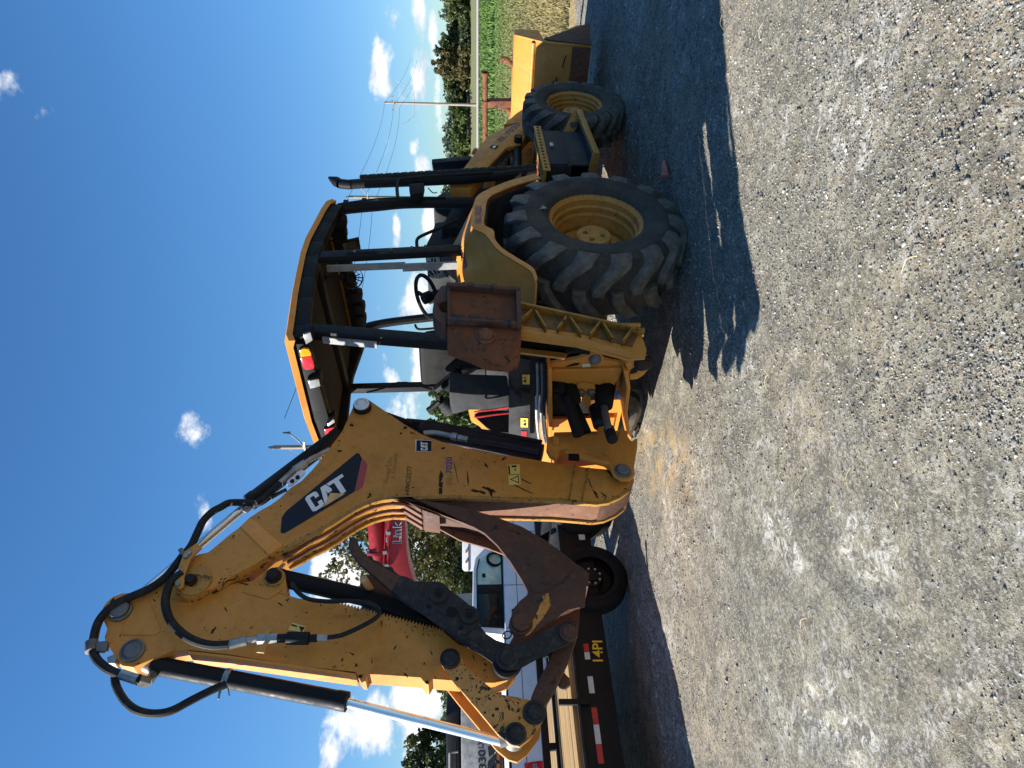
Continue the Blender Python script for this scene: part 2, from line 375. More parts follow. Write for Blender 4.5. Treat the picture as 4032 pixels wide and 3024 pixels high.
def grid(name, xs, ys, fz, mat):
    X, Y = np.meshgrid(xs, ys, indexing='ij'); Z = fz(X.ravel(), Y.ravel()); n = len(xs); m = len(ys)
    co = np.stack([X.ravel(), Y.ravel(), Z], 1).astype(np.float32)
    i = (np.arange(n-1)[:, None]*m+np.arange(m-1)[None]).ravel()
    q = np.stack([i, i+m, i+m+1, i+1], 1).astype(np.int32)
    me = bpy.data.meshes.new(name); me.vertices.add(len(co)); me.vertices.foreach_set('co', co.ravel())
    me.loops.add(q.size); me.loops.foreach_set('vertex_index', q.ravel()); me.polygons.add(len(q))
    me.polygons.foreach_set('loop_start', np.arange(0, q.size, 4, dtype=np.int32)); me.update(calc_edges=True); me.validate()
    me.polygons.foreach_set('use_smooth', np.ones(len(q), bool)); me.materials.append(mat)
    return tag(link(bpy.data.objects.new(name, me)), kind='structure')
def mk_gravel():
    N = NT('crushed_gravel'); w = N.co
    c = N.mix(N.ramp(N.noise(.55, 5, .6), .35, .66), (.200, .187, .142), (.250, .212, .138))
    c = N.mix(N.ramp(N.noise(1.7, 6, .65), .40, .70, 0, .75), c, (.150, .139, .108))
    c = N.mix(N.ramp(N.noise(7.5, 8, .72, dist=.7), .44, .60, 0, .72), c, (.095, .086, .066)); c = N.mix(N.ramp(N.noise(4.2, 8, .7, dist=1.0), .52, .64, 0, .55), c, (.37, .335, .25))
    v = N.n('ShaderNodeTexVoronoi'); v.inputs['Scale'].default_value = 190; N.l(w, v.inputs['Vector'])
    bw = N.n('ShaderNodeRGBToBW'); N.l(v.outputs['Color'], bw.inputs[0])
    sp = N.ramp(bw.outputs[0], .15, .85); c = N.mix(.72, c, N.mix(sp, (.45, .44, .42), (1.45, 1.42, 1.36)), 'MULTIPLY')
    v2 = N.n('ShaderNodeTexVoronoi'); v2.inputs['Scale'].default_value = 85; N.l(w, v2.inputs['Vector'])
    b2 = N.n('ShaderNodeRGBToBW'); N.l(v2.outputs['Color'], b2.inputs[0])
    c = N.mix(N.ramp(b2.outputs[0], .70, .78, 0, .6), c, (.34, .32, .29)); c = N.mix(N.ramp(b2.outputs[0], .24, .18, 0, .6), c, (.06, .055, .05))
    lime = N.math('MULTIPLY', N.ramp(N.noise(1.15, 5, .6, dist=.8), .50, .64), N.ramp(N.noise(15, 9, .78, dist=1.2), .48, .62))
    c = N.mix(N.math('MULTIPLY', lime, .85), c, (.56, .54, .48))
    sp_ = N.n('ShaderNodeVectorMath', operation='SUBTRACT'); N.l(w, sp_.inputs[0]); sp_.inputs[1].default_value = (-.62, 5.55, 0)
    sq = N.n('ShaderNodeVectorMath', operation='MULTIPLY'); N.l(sp_.outputs[0], sq.inputs[0]); sq.inputs[1].default_value = (2.6, 1.1, 0)
    ln_ = N.n('ShaderNodeVectorMath', operation='LENGTH'); N.l(sq.outputs[0], ln_.inputs[0])
    clay = N.math('MULTIPLY', N.ramp(ln_.outputs['Value'], 1.25, .2), N.ramp(N.noise(5, 7, .7, dist=.8), .42, .62)); c = N.mix(N.math('MULTIPLY', clay, .8), c, (.44, .29, .115))
    h = N.math('ADD', N.math('MULTIPLY', v.outputs['Distance'], .6), N.math('ADD', N.math('MULTIPLY', N.noise(34, 8, .75), 1.1), N.math('MULTIPLY', N.noise(11, 6, .7, dist=.6), 2.2)))
    return N.out(c, .92, h, .42, .008)
M['gravel'] = mk_gravel()
grid('gravel_ground', graded(-5.5, 6.5, .03, -1500, 1500), graded(1.3, 10.5, .03, -300, 3000), lambda x, y: gz(x, y)+rough(x, y), M['gravel'])

def mk_stone():
    N = NT('loose_stones'); g = N.n('ShaderNodeNewGeometry').outputs['Random Per Island']
    q = N.n('ShaderNodeValToRGB'); N.l(g, q.inputs[0]); e = q.color_ramp.elements
    e[0].position = 0; e[0].color = (.07, .066, .06, 1); e[1].position = 1; e[1].color = (.50, .475, .42, 1)
    for p, cc in ((.25, (.135, .128, .108)), (.5, (.20, .19, .155)), (.72, (.265, .25, .205)), (.80, (.28, .17, .09)), (.84, (.36, .33, .28))):
        k = e.new(p); k.color = (*cc, 1)
    return N.out(q.outputs[0], .85, N.noise(90, 3), .2, .002)
M['stone'] = mk_stone()
def scatter_stones(n):
    g = np.random.default_rng(11); y = 1.5+8.2*g.random(n)**1.7; x = y*(g.random(n)*1.22-.61)
    d = vnoise(x, y, .9, 31)+.6*vnoise(x, y, 3, 32)+(x/y)*.6-.07; k = d > g.normal(0, .22, n); x = x[k]; y = y[k]; n = len(x)
    s = np.exp(g.normal(math.log(.0019), .40, n))*(1+.10*y); s[g.random(n) < .006] *= 1.9
    base = np.array([(-1, -1, -1), (1, -1, -1), (1, 1, -1), (-1, 1, -1), (-.75, -.7, .8), (.8, -.75, 1), (.7, .8, .75), (-.8, .7, 1)], float)
    V = base[None]*(1+g.normal(0, .22, (n, 8, 3))); V *= (s[:, None]*np.stack([g.uniform(.7, 1.4, n), g.uniform(.7, 1.2, n), g.uniform(.45, .9, n)], 1))[:, None]
    a = g.random(n)*2*PI; ca, sa = np.cos(a), np.sin(a)
    X = V[:, :, 0]*ca[:, None]-V[:, :, 1]*sa[:, None]; Y = V[:, :, 0]*sa[:, None]+V[:, :, 1]*ca[:, None]; Z = V[:, :, 2]
    z0 = gz(x, y)+rough(x, y)+s*.25
    co = np.stack([X+x[:, None], Y+y[:, None], Z+z0[:, None]], 2).reshape(-1, 3).astype(np.float32)
    f = np.array([(3, 2, 1, 0), (4, 5, 6, 7), (0, 1, 5, 4), (1, 2, 6, 5), (2, 3, 7, 6), (3, 0, 4, 7)])
    return co, (f[None]+8*np.arange(n)[:, None, None]).reshape(-1, 4).astype(np.int32)
def quads(name, co, q, mat, parent=None, smooth=False):
    k = q.shape[1]; me = bpy.data.meshes.new(name); me.vertices.add(len(co)); me.vertices.foreach_set('co', co.astype(np.float32).ravel())
    me.loops.add(q.size); me.loops.foreach_set('vertex_index', q.ravel()); me.polygons.add(len(q))
    me.polygons.foreach_set('loop_start', np.arange(0, q.size, k, dtype=np.int32)); me.update(calc_edges=True)
    me.materials.append(mat); return link(bpy.data.objects.new(name, me), parent)
tag(quads('loose_gravel', *scatter_stones(125000), M['stone']), kind='stuff')

# ------------------------------------------------------------------ field, road
def mk_field():
    N = NT('field_grass'); sp = N.n('ShaderNodeSeparateXYZ'); N.l(N.co, sp.inputs[0])
    mp = N.n('ShaderNodeMapping'); N.l(N.co, mp.inputs[0]); mp.inputs['Scale'].default_value = (.05, .35, 1)
    st = N.noise(1.0, 5, .6, mp.outputs[0]); yy = N.math('ADD', sp.outputs[1], N.math('MULTIPLY', N.math('SUBTRACT', st, .5), 16.))
    dry = (.36, .26, .12); mown = (.185, .185, .055); green = (.085, .165, .026); far = (.17, .17, .055)
    c = N.mix(N.ramp(yy, 9, 18), dry, (.20, .165, .060)); c = N.mix(N.ramp(yy, 15, 26), c, mown); c = N.mix(N.ramp(yy, 30, 39), c, green); c = N.mix(N.ramp(yy, 64, 74), c, far)
    c = N.mix(N.ramp(N.noise(1.6, 7, .7), .40, .70, 0, .6), c, (.12, .115, .035)); c = N.mix(N.ramp(N.noise(9, 6, .7), .45, .75, 0, .22), c, (.06, .07, .02))
    return N.out(c, .95, N.noise(14, 6, .7), .7, .05)
M['field'] = mk_field()
def fld(x, y): return gz(x, y)+.075+.05*vnoise(x, y, .25, 8)+.035*vnoise(x, y, 1.3, 9)+np.clip((9.35+.35*vnoise(x, y, 1.2, 10)+.2*vnoise(x, y, 5, 12)-y)*.5, 0, 1)*-.6+np.clip((1.2-x)*.05, 0, 1)*np.clip((20-y)/4, 0, 1)*-.8
grid('grass_field', graded(1.0, 22, .25, -1500, 1500), graded(8.8, 30, .2, 8, 3000), fld, M['field'])
M['road'] = plain('pale_gravel_road', (.42, .38, .32), .95, 0, .12)
make('farm_road', [([(-400, 80, .32), (500, 68, .32), (500, 82, .33), (-400, 94, .33)], [[0, 1, 2, 3]])], 'road').__setitem__('kind', 'structure')
def mk_blade():
    N = NT('grass_blades'); g = N.n('ShaderNodeNewGeometry').outputs['Random Per Island']; sp = N.n('ShaderNodeSeparateXYZ'); N.l(N.co, sp.inputs[0])
    c = N.mix(g, (.17, .15, .05), (.30, .24, .10)); c2 = N.mix(g, (.08, .15, .025), (.115, .185, .035))
    return N.out(N.mix(N.ramp(sp.outputs[1], 12, 32), c, c2), .8)
M['blade'] = mk_blade()
def blades():
    g = np.random.default_rng(5); n = 70000; y = np.where(g.random(n) < .72, 9.3+25*g.random(n)**1.5, 34+32*g.random(n)); x = g.uniform(.0, .62, n)*y
    w = fld(x, y) > -.05; x = x[w]; y = y[w]; n = len(x); tall = y > 33.5
    h = np.where(tall, g.uniform(.10, .28, n), g.uniform(.02, .07, n)); wd = np.where(tall, .10, .007+.0010*y); a = g.random(n)*PI; lean = g.normal(0, .35, n)*h
    z = fld(x, y); dx = np.cos(a)*wd; dy = np.sin(a)*wd*.5
    co = np.stack([np.stack([x-dx, y-dy, z-.01], 1), np.stack([x+dx, y+dy, z-.01], 1), np.stack([x+lean, y+lean*.3, z+h], 1)], 1).reshape(-1, 3)
    return co, np.arange(3*n, dtype=np.int32).reshape(-1, 3)
tag(quads('field_grass_blades', *blades(), M['blade']), kind='stuff')
# a few straws lying on the gravel
def straws():
    pr = []
    for k in range(55):
        x, y = random.uniform(-1.9, 2.4), random.uniform(2.2, 6.6); a = random.uniform(0, PI); L_ = random.uniform(.03, .10); z = float(gz(x, y))+.022
        pr.append(p_tube([(x, y, z), (x+L_*.5*math.cos(a), y+L_*.5*math.sin(a), z+.008), (x+L_*math.cos(a+.4), y+L_*math.sin(a+.4), z)], .0016, 4, 2))
    return pr
M['straw'] = plain('dry_straw', (.50, .40, .22), .8)
tag(make('dry_straw', straws(), 'straw'), kind='stuff')

# ------------------------------------------------------------------ trees
def crown_mesh(seed, h0, h1, w, n, leafsz, clumps=70, cr=.17, flat=.9):
    g = np.random.default_rng(seed); C = g.normal(0, 1, (clumps, 3)); C /= np.linalg.norm(C, axis=1)[:, None]; C *= (g.random(clumps)**.38)[:, None]
    lob = 1+.28*np.sin(C[:, 0]*4+seed)*np.cos(C[:, 1]*3.3+seed*2)+g.normal(0, .09, clumps)
    C *= lob[:, None]; rx = w/2; rz = (h1-h0)/2; k = g.integers(0, clumps, n); d = g.normal(0, 1, (n, 3)); d /= np.linalg.norm(d, axis=1)[:, None]
    P = C[k]+d*(cr*g.random(n)**.45*(.6+.8*g.random(clumps)[k]))[:, None]
    P = P*np.array([rx, rx*flat, rz]); P[:, 2] += (h0+h1)/2
    u = g.normal(0, 1, (n, 3)); u /= np.linalg.norm(u, axis=1)[:, None]; v = np.cross(u, g.normal(0, 1, (n, 3))); v /= np.linalg.norm(v, axis=1)[:, None]
    s = leafsz*g.uniform(.55, 1.3, n); u *= s[:, None]; v *= (s*.62)[:, None]
    return np.stack([P-u, P+v, P+u, P-v], 1).reshape(-1, 3), np.arange(4*n, dtype=np.int32).reshape(-1, 4)
def trunk(seed, h, w, r):
    g = random.Random(seed); pr = [p_tube([(0, 0, -.1), (g.uniform(-.02, .02)*h, 0, h*.35), (g.uniform(-.04, .04)*h, g.uniform(-.03, .03)*h, h*.8)], r, 8, 3, r*.3)]
    for k in range(9):
        a = g.uniform(0, 2*PI); z = h*g.uniform(.22, .6); L_ = w*g.uniform(.25, .42)
        pr.append(p_tube([(0, 0, z), (math.cos(a)*L_*.5, math.sin(a)*L_*.5, z+L_*.35), (math.cos(a)*L_, math.sin(a)*L_, z+L_*.75)], r*.42, 5, 3, r*.10))
    return pr
def tree(label, x, y, h, w, mat, n, lf, seed, base=.18, clumps=70, cr=.17, name='tree', cat='tree', group=None, z=None):
    t = thing(name, label, cat, (x, y, float(gz(x, y)) if z is None else z), group=group)
    make('trunk', trunk(seed, h, w, max(.05, h*.022)), 'bark', t)
    quads('crown', *crown_mesh(seed, h*base, h, w, n, lf, clumps, cr), M[mat], t); return t
def TP(sy, Y): return (1512-sy)/2796*Y
G1 = 'trees along the far side of the field'
for sy, top, w, m_, Y, lb in (
    (25, 1750, 15, 'leaf', 250, 'broad green tree at the far edge of the field by the picture corner'),
    (118, 1766, 13, 'leaf_dark', 255, 'dark rounded tree at the far field edge beside the broad corner tree'),
    (200, 1733, 14, 'leaf_dark', 250, 'tall dark tree at the far field edge beside the tallest one with a reddish top'),
    (262, 1714, 11, 'leaf_olive', 245, 'tallest far tree at the field edge, olive with a reddish top'),
    (325, 1744, 10, 'leaf', 262, 'mid green tree at the far field edge, between the tallest tree and the utility pole'),
    (392, 1772, 12, 'leaf_dark', 262, 'low dark tree at the far field edge right behind the utility pole'),
    (455, 1776, 12, 'leaf_dark', 258, 'low dark tree beyond the pale road, between the pole and the bright bush'),
    (512, 1783, 13, 'leaf_light', 215, 'bright green rounded bush beyond the pale road and the grazing cattle'),
    (570, 1790, 11, 'leaf', 222, 'mid green bush at the far field edge behind the loader arm bend'),
    (650, 1778, 12, 'leaf_light', 235, 'yellow green tree far behind the black upright by the loader arm')):
    tree(lb, TP(sy, Y), Y, (1852-top)/2796*Y*1.02, w, m_, 4200, .66, sy, .04, 80, .2, group=G1)
for k, (sy, top, w, Y) in enumerate(((225, 1800, 9, 215), (90, 1806, 9, 220), (300, 1802, 8, 216), (160, 1808, 9, 212))):
    tree(['small olive bush in front of the tall dark far trees', 'low green bush under the rounded far tree near the picture corner', 'low yellowish bush under the tallest far tree', 'low dark bush between the two tall far trees'][k],
         TP(sy, Y), Y, (1852-top)/2796*Y, w, ['leaf_olive', 'leaf', 'leaf_olive', 'leaf_dark'][k], 1500, .5, 900+k, .02, 50, .25, name='bush', cat='bush')
def woods():
    A = []; n0 = 0; Q = []
    g = random.Random(4)
    for k in range(96):
        x = -230+k*5.6; Y = 300+g.uniform(-12, 25); h = g.uniform(9.6, 11.6)*(1 if x > -60 else 1.25)
        co, q = crown_mesh(k+300, -.5, h, g.uniform(12, 17), 650, .95, 40, .25); co = co+np.array([x, Y, .1]); A.append(co); Q.append(q+n0); n0 += len(co)
    return np.concatenate(A), np.concatenate(Q).astype(np.int32)
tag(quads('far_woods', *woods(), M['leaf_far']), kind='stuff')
tree('olive leafed tree with sky gaps behind the red excavator boom', TP(2090, 27), 27, 6.5, 5.2, 'leaf_olive', 11000, .085, 41, .30, 120, .17)
tree('dense dark olive tree low behind the white pickup cab', TP(2230, 33), 33, 4.6, 5.2, 'leaf_olive', 9000, .10, 42, .02, 110, .16)
tree('dark green shrub thicket behind the pickup roof', TP(2360, 30), 30, 2.6, 5.5, 'leaf_dark', 6000, .09, 43, .0, 90, .16, name='bush', cat='bush')
tree('dark round oak beyond the grey excavator counterweight', TP(3030, 36), 36, 5.0, 4.6, 'leaf_dark', 9000, .12, 44, .08, 90, .17)
for k, (sy, top, w, Y, m_, lb) in enumerate(((2790, 1745, 13, 110, 'leaf_dark', 'distant dark tree between the excavator hood and the cylinder rod'), (2680, 1752, 12, 118, 'leaf_dark', 'distant dark tree just above the yellow bucket link'),
    (1420, 1712, 6, 70, 'leaf_dark', 'dark green tree far behind the operator seat back'), (1505, 1705, 5, 66, 'leaf', 'green tree far behind the left rear canopy post'),
    (1600, 1692, 5, 60, 'leaf', 'bushy green tree seen between the canopy post and the boom hump'), (1690, 1700, 5, 64, 'leaf_dark', 'dark bushy tree hidden partly by the backhoe boom hump'),
    (1230, 1745, 7, 95, 'leaf', 'green tree far behind the steering wheel'))):
    tree(lb, TP(sy, Y), Y, 1.55-.16+(1837-top)/2796*Y, w, m_, 5200, .20 if Y < 90 else .3, 500+k, .02, 90, .19)

# ------------------------------------------------------------------ utility poles and lines
def pole(label, x, y, h, r, kind):
    t = thing('utility_pole', label, 'utility pole', (x, y, float(gz(x, y))), (0, 0, R(-32)), 'wooden utility poles along the power line')
    make('mast', [p_cyl((0, 0, -.3), (0, 0, h), r, 12, r*.68)], 'pole', t)
    if kind == 'arm':
        make('crossarm', [p_box((-.95, .95), (-.24, -.13), (h-1.25, h-1.12)), p_beam((-.6, -.18, h-1.15), (0, -.17, h-1.75), .05, .05)], 'pole', t)
        for s in (-.85, .3, .85): make('insulator', [p_cyl((s, -.18, h-1.12), (s, -.18, h-.9), .06, 8, .03)], 'grey', t)
        make('bracket', [p_beam((-1.5, 0, h-3.9), (1.5, 0, h-3.9), .07, .07), p_tube([(-1.5, 0, h-3.9), (-2.1, 0, h-3.2), (-2.7, 0, h-2.2)], .03, 5, 3), p_tube([(1.5, 0, h-3.9), (1.9, 0, h-3.3), (2.8, 0, h-1.6), (3.1, 0, h-1.4)], .03, 5, 3)], 'zinc', t)
    else:
        make('bracket', [p_tube([(0, -.1, h-1.5), (.4, -.12, h-1.35), (.95, -.12, h-.9)], .035, 6, 3), p_beam((-.45, -.15, h-1.55), (.45, -.15, h-1.55), .08, .08), p_tube([(0, 0, h-.5), (-.5, -.1, h-1.5)], .012, 5, 1)], 'zinc', t)
        make('insulator', [p_cyl((.95, -.12, h-.95), (.95, -.12, h-.6), .07, 8, .03)], 'grey', t); make('insulator', [p_cyl((0, 0, h), (0, 0, h+.25), .06, 8, .03)], 'grey', t)
    make('pole_top_pin', [p_cyl((0, -.12, h-.35), (0, -.12, h+.18), .03, 6)], 'zinc', t)
    return t
POLES = ((37.3, 95, 12.2, .20), (15.3, 58.8, 11.0, .17), (-3.1, 35.5, 10.85, .145), (-25, 8, 10.8, .15))
pole('full height wooden utility pole with crossarm standing in the far field', *POLES[0], 'arm')
pole('wooden utility pole top showing between the canopy corner and the exhaust stack', *POLES[1], 'bracket')
pole('near utility pole top behind the canopy and the boom cylinder', *POLES[2], 'bracket')
for dz, lb in ((.05, 'topmost thin power line running between the utility poles'), (-1.1, 'middle thin power line slung between the utility poles'), (-1.9, 'lowest thin power line slung between the utility poles')):
    pts = []; PL = [(62, 136, 12.0, .2)]+list(POLES[:3])
    for a, b in zip(PL, PL[1:]):
        for k in range(14):
            t = k/14; pts.append((a[0]+(b[0]-a[0])*t+(.0 if dz > 0 else dz*.35), a[1]+(b[1]-a[1])*t, a[2]+(b[2]-a[2])*t+dz+.15-4.4*t*(1-t)*.55))
    tag(make('power_line', [p_tube(pts, .016, 5, 1)], 'grey_dark'), lb, 'power line', 'power lines between the utility poles')

# ------------------------------------------------------------------ cattle far off
def cow(x, y, rz, lab):
    pr = [p_lathe([(.05, -.85), (.30, -.78), (.36, -.4), (.40, .1), (.34, .6), (.22, .85), (.05, .95)], (0, 0, .95), (1, 0, 0), 10),
          p_tube([(.75, 0, 1.1), (1.05, 0, .95), (1.3, 0, .45), (1.42, 0, .28)], .17, 8, 3, .09), p_tube([(-.82, 0, 1.2), (-.95, 0, .9), (-.95, 0, .5)], .03, 5, 3)]
    for a, b in ((-.6, -.2), (-.6, .2), (.55, -.2), (.55, .2)): pr.append(p_tube([(a, b, .95), (a-.04, b, .5), (a, b, 0)], .11, 6, 3, .06))
    o = make('cow', pr, 'black_dark'); o.location = (x, y, float(gz(x, y))+.05); o.rotation_euler = (0, 0, rz)
    return tag(o, lab, 'cow', 'black cattle grazing in the far field')
for sy, Y, rz, lb in ((375, 170, .3, 'black cow out past the far utility pole in the field'), (402, 165, 2.6, 'black cow grazing right beside the far utility pole'), (456, 180, .1, 'black cow between the far utility pole and the bright bush'),
    (497, 172, 3.0, 'black cow standing just before the bright green rounded bush'), (520, 166, 2.2, 'black cow in the far field closest to the loader arm bend')): cow(TP(sy, Y), Y, rz, lb)

# ================================================================== BACKHOE LOADER
# local frame of the machine: x forward, y to its left, z up, origin on the ground under the rear axle
BH = thing('backhoe_loader', 'worn yellow backhoe loader parked on gravel with its boom and dipper raised', 'backhoe loader', (.453, 5.735, 0), (0, R(-1.6), R(45.5)))

# ---- wheels
def wheel(x, y, z, Rt, Wd, rr, nl, lugs=True, right=True, hubr=.13):
    s = -1 if right else 1                       # outward direction along y
    rim = make('wheel', [p_lathe([(rr*.97, -Wd*.40), (rr*.90, -Wd*.38), (rr*.86, -Wd*.2), (rr*.80, -Wd*.1), (rr*.80, -Wd*.02), (rr*.845, Wd*.03), (rr*.845, Wd*.12), (rr*.885, Wd*.16), (rr*.885, Wd*.25), (rr*.93, Wd*.28), (rr*.945, Wd*.37), (rr*1.0, Wd*.40), (rr*1.03, Wd*.43), (rr*1.04, Wd*.405), (rr*1.03, Wd*.39)], (0, 0, 0), (0, s, 0), 48),
        p_lathe([(rr*.84, -Wd*.12), (rr*.60, -Wd*.16), (hubr*1.5, -Wd*.14), (.01, -Wd*.14)], (0, 0, 0), (0, s, 0), 40)], 'yellow_dusty', BH, loc=(x, y, z))
    Rb = Rt*.925; b = rr*1.0; w = Wd/2
    make('tyre', [p_lathe([(b, w*.78), (b*1.06, w*.95), (b*1.18, w*1.03), (b+(Rb-b)*.52, w*1.05), (b+(Rb-b)*.60, w*1.075), (b+(Rb-b)*.64, w*1.05), (b+(Rb-b)*.80, w*1.0), (Rb*.985, w*.86), (Rb, w*.6), (Rb*1.012, 0), (Rb, -w*.6), (Rb*.985, -w*.86), (b+(Rb-b)*.6, -w*1.05), (b*1.1, -w), (b, -w*.78)], (0, 0, 0), (0, s, 0), 72)], 'tyre', rim, smooth=50)
    # hub
    hub = make('hub', [p_lathe([(hubr*1.32, -Wd*.15), (hubr*1.32, -Wd*.09), (hubr*1.05, -Wd*.06), (hubr*1.0, -Wd*.05), (hubr, Wd*.12), (hubr*.93, Wd*.145), (.001, Wd*.15)], (0, 0, 0), (0, s, 0), 36)]
         +[p_cyl((hubr*.55*math.cos(a), s*Wd*.145, hubr*.55*math.sin(a)), (hubr*.55*math.cos(a), s*Wd*.158, hubr*.55*math.sin(a)), hubr*.17, 10, hubr*.11) for a in (.5, 2.0, 3.6, 5.0)], 'yellow_dusty', rim)
    for a in (1.2, 2.8, 4.4):
        make('hub_dimple_shade', [p_cyl((hubr*.5*math.cos(a), s*Wd*.1455, hubr*.5*math.sin(a)), (hubr*.5*math.cos(a), s*Wd*.1535, hubr*.5*math.sin(a)), hubr*.15, 12)], 'yellow_grime_shade', rim)  # dark discs painted for the shade inside the hub dimples
    for k in range(8):
        a = 2*PI*k/8+.2; q = hubr*1.62
        if k == 0:
            bm_ = make('wheel_nut', [p_cyl((0, 0, 0), (0, s*.035, 0), .018, 6)], 'steel', rim, loc=(q*math.cos(a), -s*Wd*.13, q*math.sin(a))); nut = bm_
        else:
            o = nut.copy(); link(o, rim); o.location = (q*math.cos(a), -s*Wd*.13, q*math.sin(a))
    # tread lugs: one mesh per row, copied round the tyre
    rows = []
    for row in (1, -1):
        st = 6; vs = []; fs = []; sw = R(15) if nl < 20 else R(13); base = PI/2
        tt = [(-.06, 0.0), (.15, .02), (.42, .22), (.70, .55), (.93, .86), (1.06, 1.02)]
        for i, (fy, fa) in enumerate(tt):
            yy = row*fy*w; ang = -sw*fa; half = (.040+.014*fy)*Rt/.66
            rb = Rb*.985 if fy < .9 else (Rb*.95 if fy < 1 else Rb*.84); rt = Rt*(1-.012*fy*fy) if fy < .9 else (Rt*.975 if fy < 1 else Rt*.875)
            yt = yy if fy < 1 else row*w*1.075
            for q, (rad, hw, y3) in enumerate(((rb, half*1.35, yy), (rt, half, yt), (rt, half, yt), (rb, half*1.35, yy))):
                sg = -1 if q < 2 else 1; a = ang+sg*hw/rad
                vs.append((rad*math.sin(a), y3, rad*math.cos(a)))
        for i in range(st-1):
            for q in range(3): fs.append([4*i+q, 4*i+q+1, 4*i+q+5, 4*i+q+4])
        fs += [[0, 1, 2, 3], [4*st-1, 4*st-2, 4*st-3, 4*st-4]]
        rows.append((vs, fs))
    for r_, (vs, fs) in enumerate(rows):
        if not lugs:
            make('tread', [([tuple(Matrix.Rotation(2*PI*(k+.5*r_)/nl, 3, 'Y') @ Vector(v)) for v in vs], fs) for k in range(nl)], 'lug', rim)['kind'] = 'stuff'; continue
        first = make('tread_lug', [(vs, fs)], 'lug', rim, bevel=.006, smooth=60)
        first.rotation_euler = (0, 2*PI*.5*r_/nl, 0)
        for k in range(1, nl):
            o = first.copy(); link(o, rim); o.rotation_euler = (0, 2*PI*(k+.5*r_)/nl, 0)
    return rim
wheel(0.02, -.82, .625, .66, .46, .33, 15)
wheel(0.02, .82, .625, .66, .46, .33, 15, lugs=False, right=False)
wheel(2.205, -.80, .475, .485, .31, .255, 18, hubr=.105)
wheel(2.205, .80, .475, .485, .31, .255, 18, lugs=False, right=False, hubr=.105)
wr = [o for o in BH.children if o.name == 'wheel'][0]
poly3('chalk_mark', [(0.112,-1.075,1.014),(0.07,-1.075,0.978),(0.061,-1.075,0.995),(0.061,-1.075,1.04),(0.081,-1.075,1.009)], 'grey_light', BH)

# ---- chassis
make('chassis', [p_box((-.85, 2.75), (-.33, .33), (.50, .92)), p_box((.3, 2.6), (-.42, -.30), (.80, 1.06)), p_box((.3, 2.6), (.30, .42), (.80, 1.06)), p_box((-.18, .18), (-.62, .62), (.47, .78)),
     p_box((2.1, 2.32), (-.66, .66), (.40, .56)), p_cyl((2.2, 0, .48), (2.2, 0, .95), .12)], 'yellow_old', BH, .012)
make('engine_block', [p_box((1.0, 2.3), (-.28, .28), (.9, 1.25)), p_cyl((1.3, -.3, 1.0), (1.3, -.36, 1.0), .11), p_cyl((1.75, -.3, .9), (1.75, -.36, .9), .07)], 'black_dark', BH, .01)
make('hood', [p_prism([(.95, 1.25), (2.3, 1.05), (2.42, 1.12), (2.40, 1.2), (2.2, 1.30), (1.7, 1.52), (1.0, 1.74), (.95, 1.70)], -.36, .36)], 'black', BH, .03)
make('hood_stripe', [p_prism([(1.62, 1.25), (2.3, 1.13), (2.3, 1.2), (1.62, 1.36)], -.365, .365)], 'yellow', BH, .004)
text('hood_number', '420', [(1.542,-0.372,1.609)][0], [(1.77,-0.372,1.529)][0], [(1.543,-0.372,1.548)][0], 'white_letter', BH, .012)

# ---- right and left rear fender
OUT = [(.70, 1.00), (.60, 1.19), (.49, 1.34), (.38, 1.45), (.27, 1.487), (.146, 1.502), (-.05, 1.517), (-.146, 1.43), (-.336, 1.349), (-.462, 1.252), (-.584, 1.151), (-.70, 1.13)]
INN = [(.86, 1.00), (.78, 1.22), (.68, 1.45), (.60, 1.58), (.54, 1.64), (.47, 1.660), (.33, 1.657), (.18, 1.645), (-.01, 1.605), (-.20, 1.52), (-.43, 1.33), (-.70, 1.12)]
def dense(P): return [(v.x, v.z) for v in spline([(x, 0, z) for x, z in P], 5)]
def fender(s, OUT=dense(OUT), INN=dense(INN)):
    yo, yi = s*.985, s*.46
    make('fender', [p_sheet([(x, yo, z) for x, z in OUT], [(x, yi, z) for x, z in INN], .012 if s < 0 else -.012)], 'yellow_faded' if s < 0 else 'yellow', BH, 0, 50)
    cx, cz = .02, .625; lo = []
    for x, z in OUT:
        d = Vector((cx-x, cz-z)).normalized(); k = .092 if x > -.1 else max(.03, .092-(-.1-x)*.5); lo.append((x+d.x*k, z+d.y*k))
    make('fender_band', [p_sheet([(x, s*.992, z) for x, z in OUT], [(x, s*1.0, z) for x, z in lo], .010)], 'yellow_faded', BH, 0, 50)
    make('fender_liner', [p_sheet([(x, s*.97, z) for x, z in lo], [(x*.9+.1, s*.5, z-.02) for x, z in lo], .01)], 'grey_dark', BH, 0, 30)
fender(-1); fender(1)
text('fender_number', 'BL 7020', [(-0.024,-1.024,1.494)][0], [(0.187,-1.024,1.483)][0], [(-0.024,-1.024,1.447)][0], 'blue_letter', BH, .012)

def fender_pt(i, t):
    k = max(0, min(len(OUT)-2, int(i))); f = i-k
    a = [OUT[k][q]*(1-f)+OUT[k+1][q]*f for q in (0, 1)]; b = [INN[k][q]*(1-f)+INN[k+1][q]*f for q in (0, 1)]
    return (a[0]*(1-t)+b[0]*t, -.985*(1-t)-.46*t, a[1]*(1-t)+b[1]*t+.006)
ft = text('fender_lettering', 'MANDERSON', (0, 0, 0), (1, 0, 0), (0, 1, 0), 'blue_letter', BH, .01)
for v_ in ft.data.vertices: v_.co = fender_pt(7.5-1.6*v_.co.x, .74-.16*v_.co.x-.12*v_.co.y)
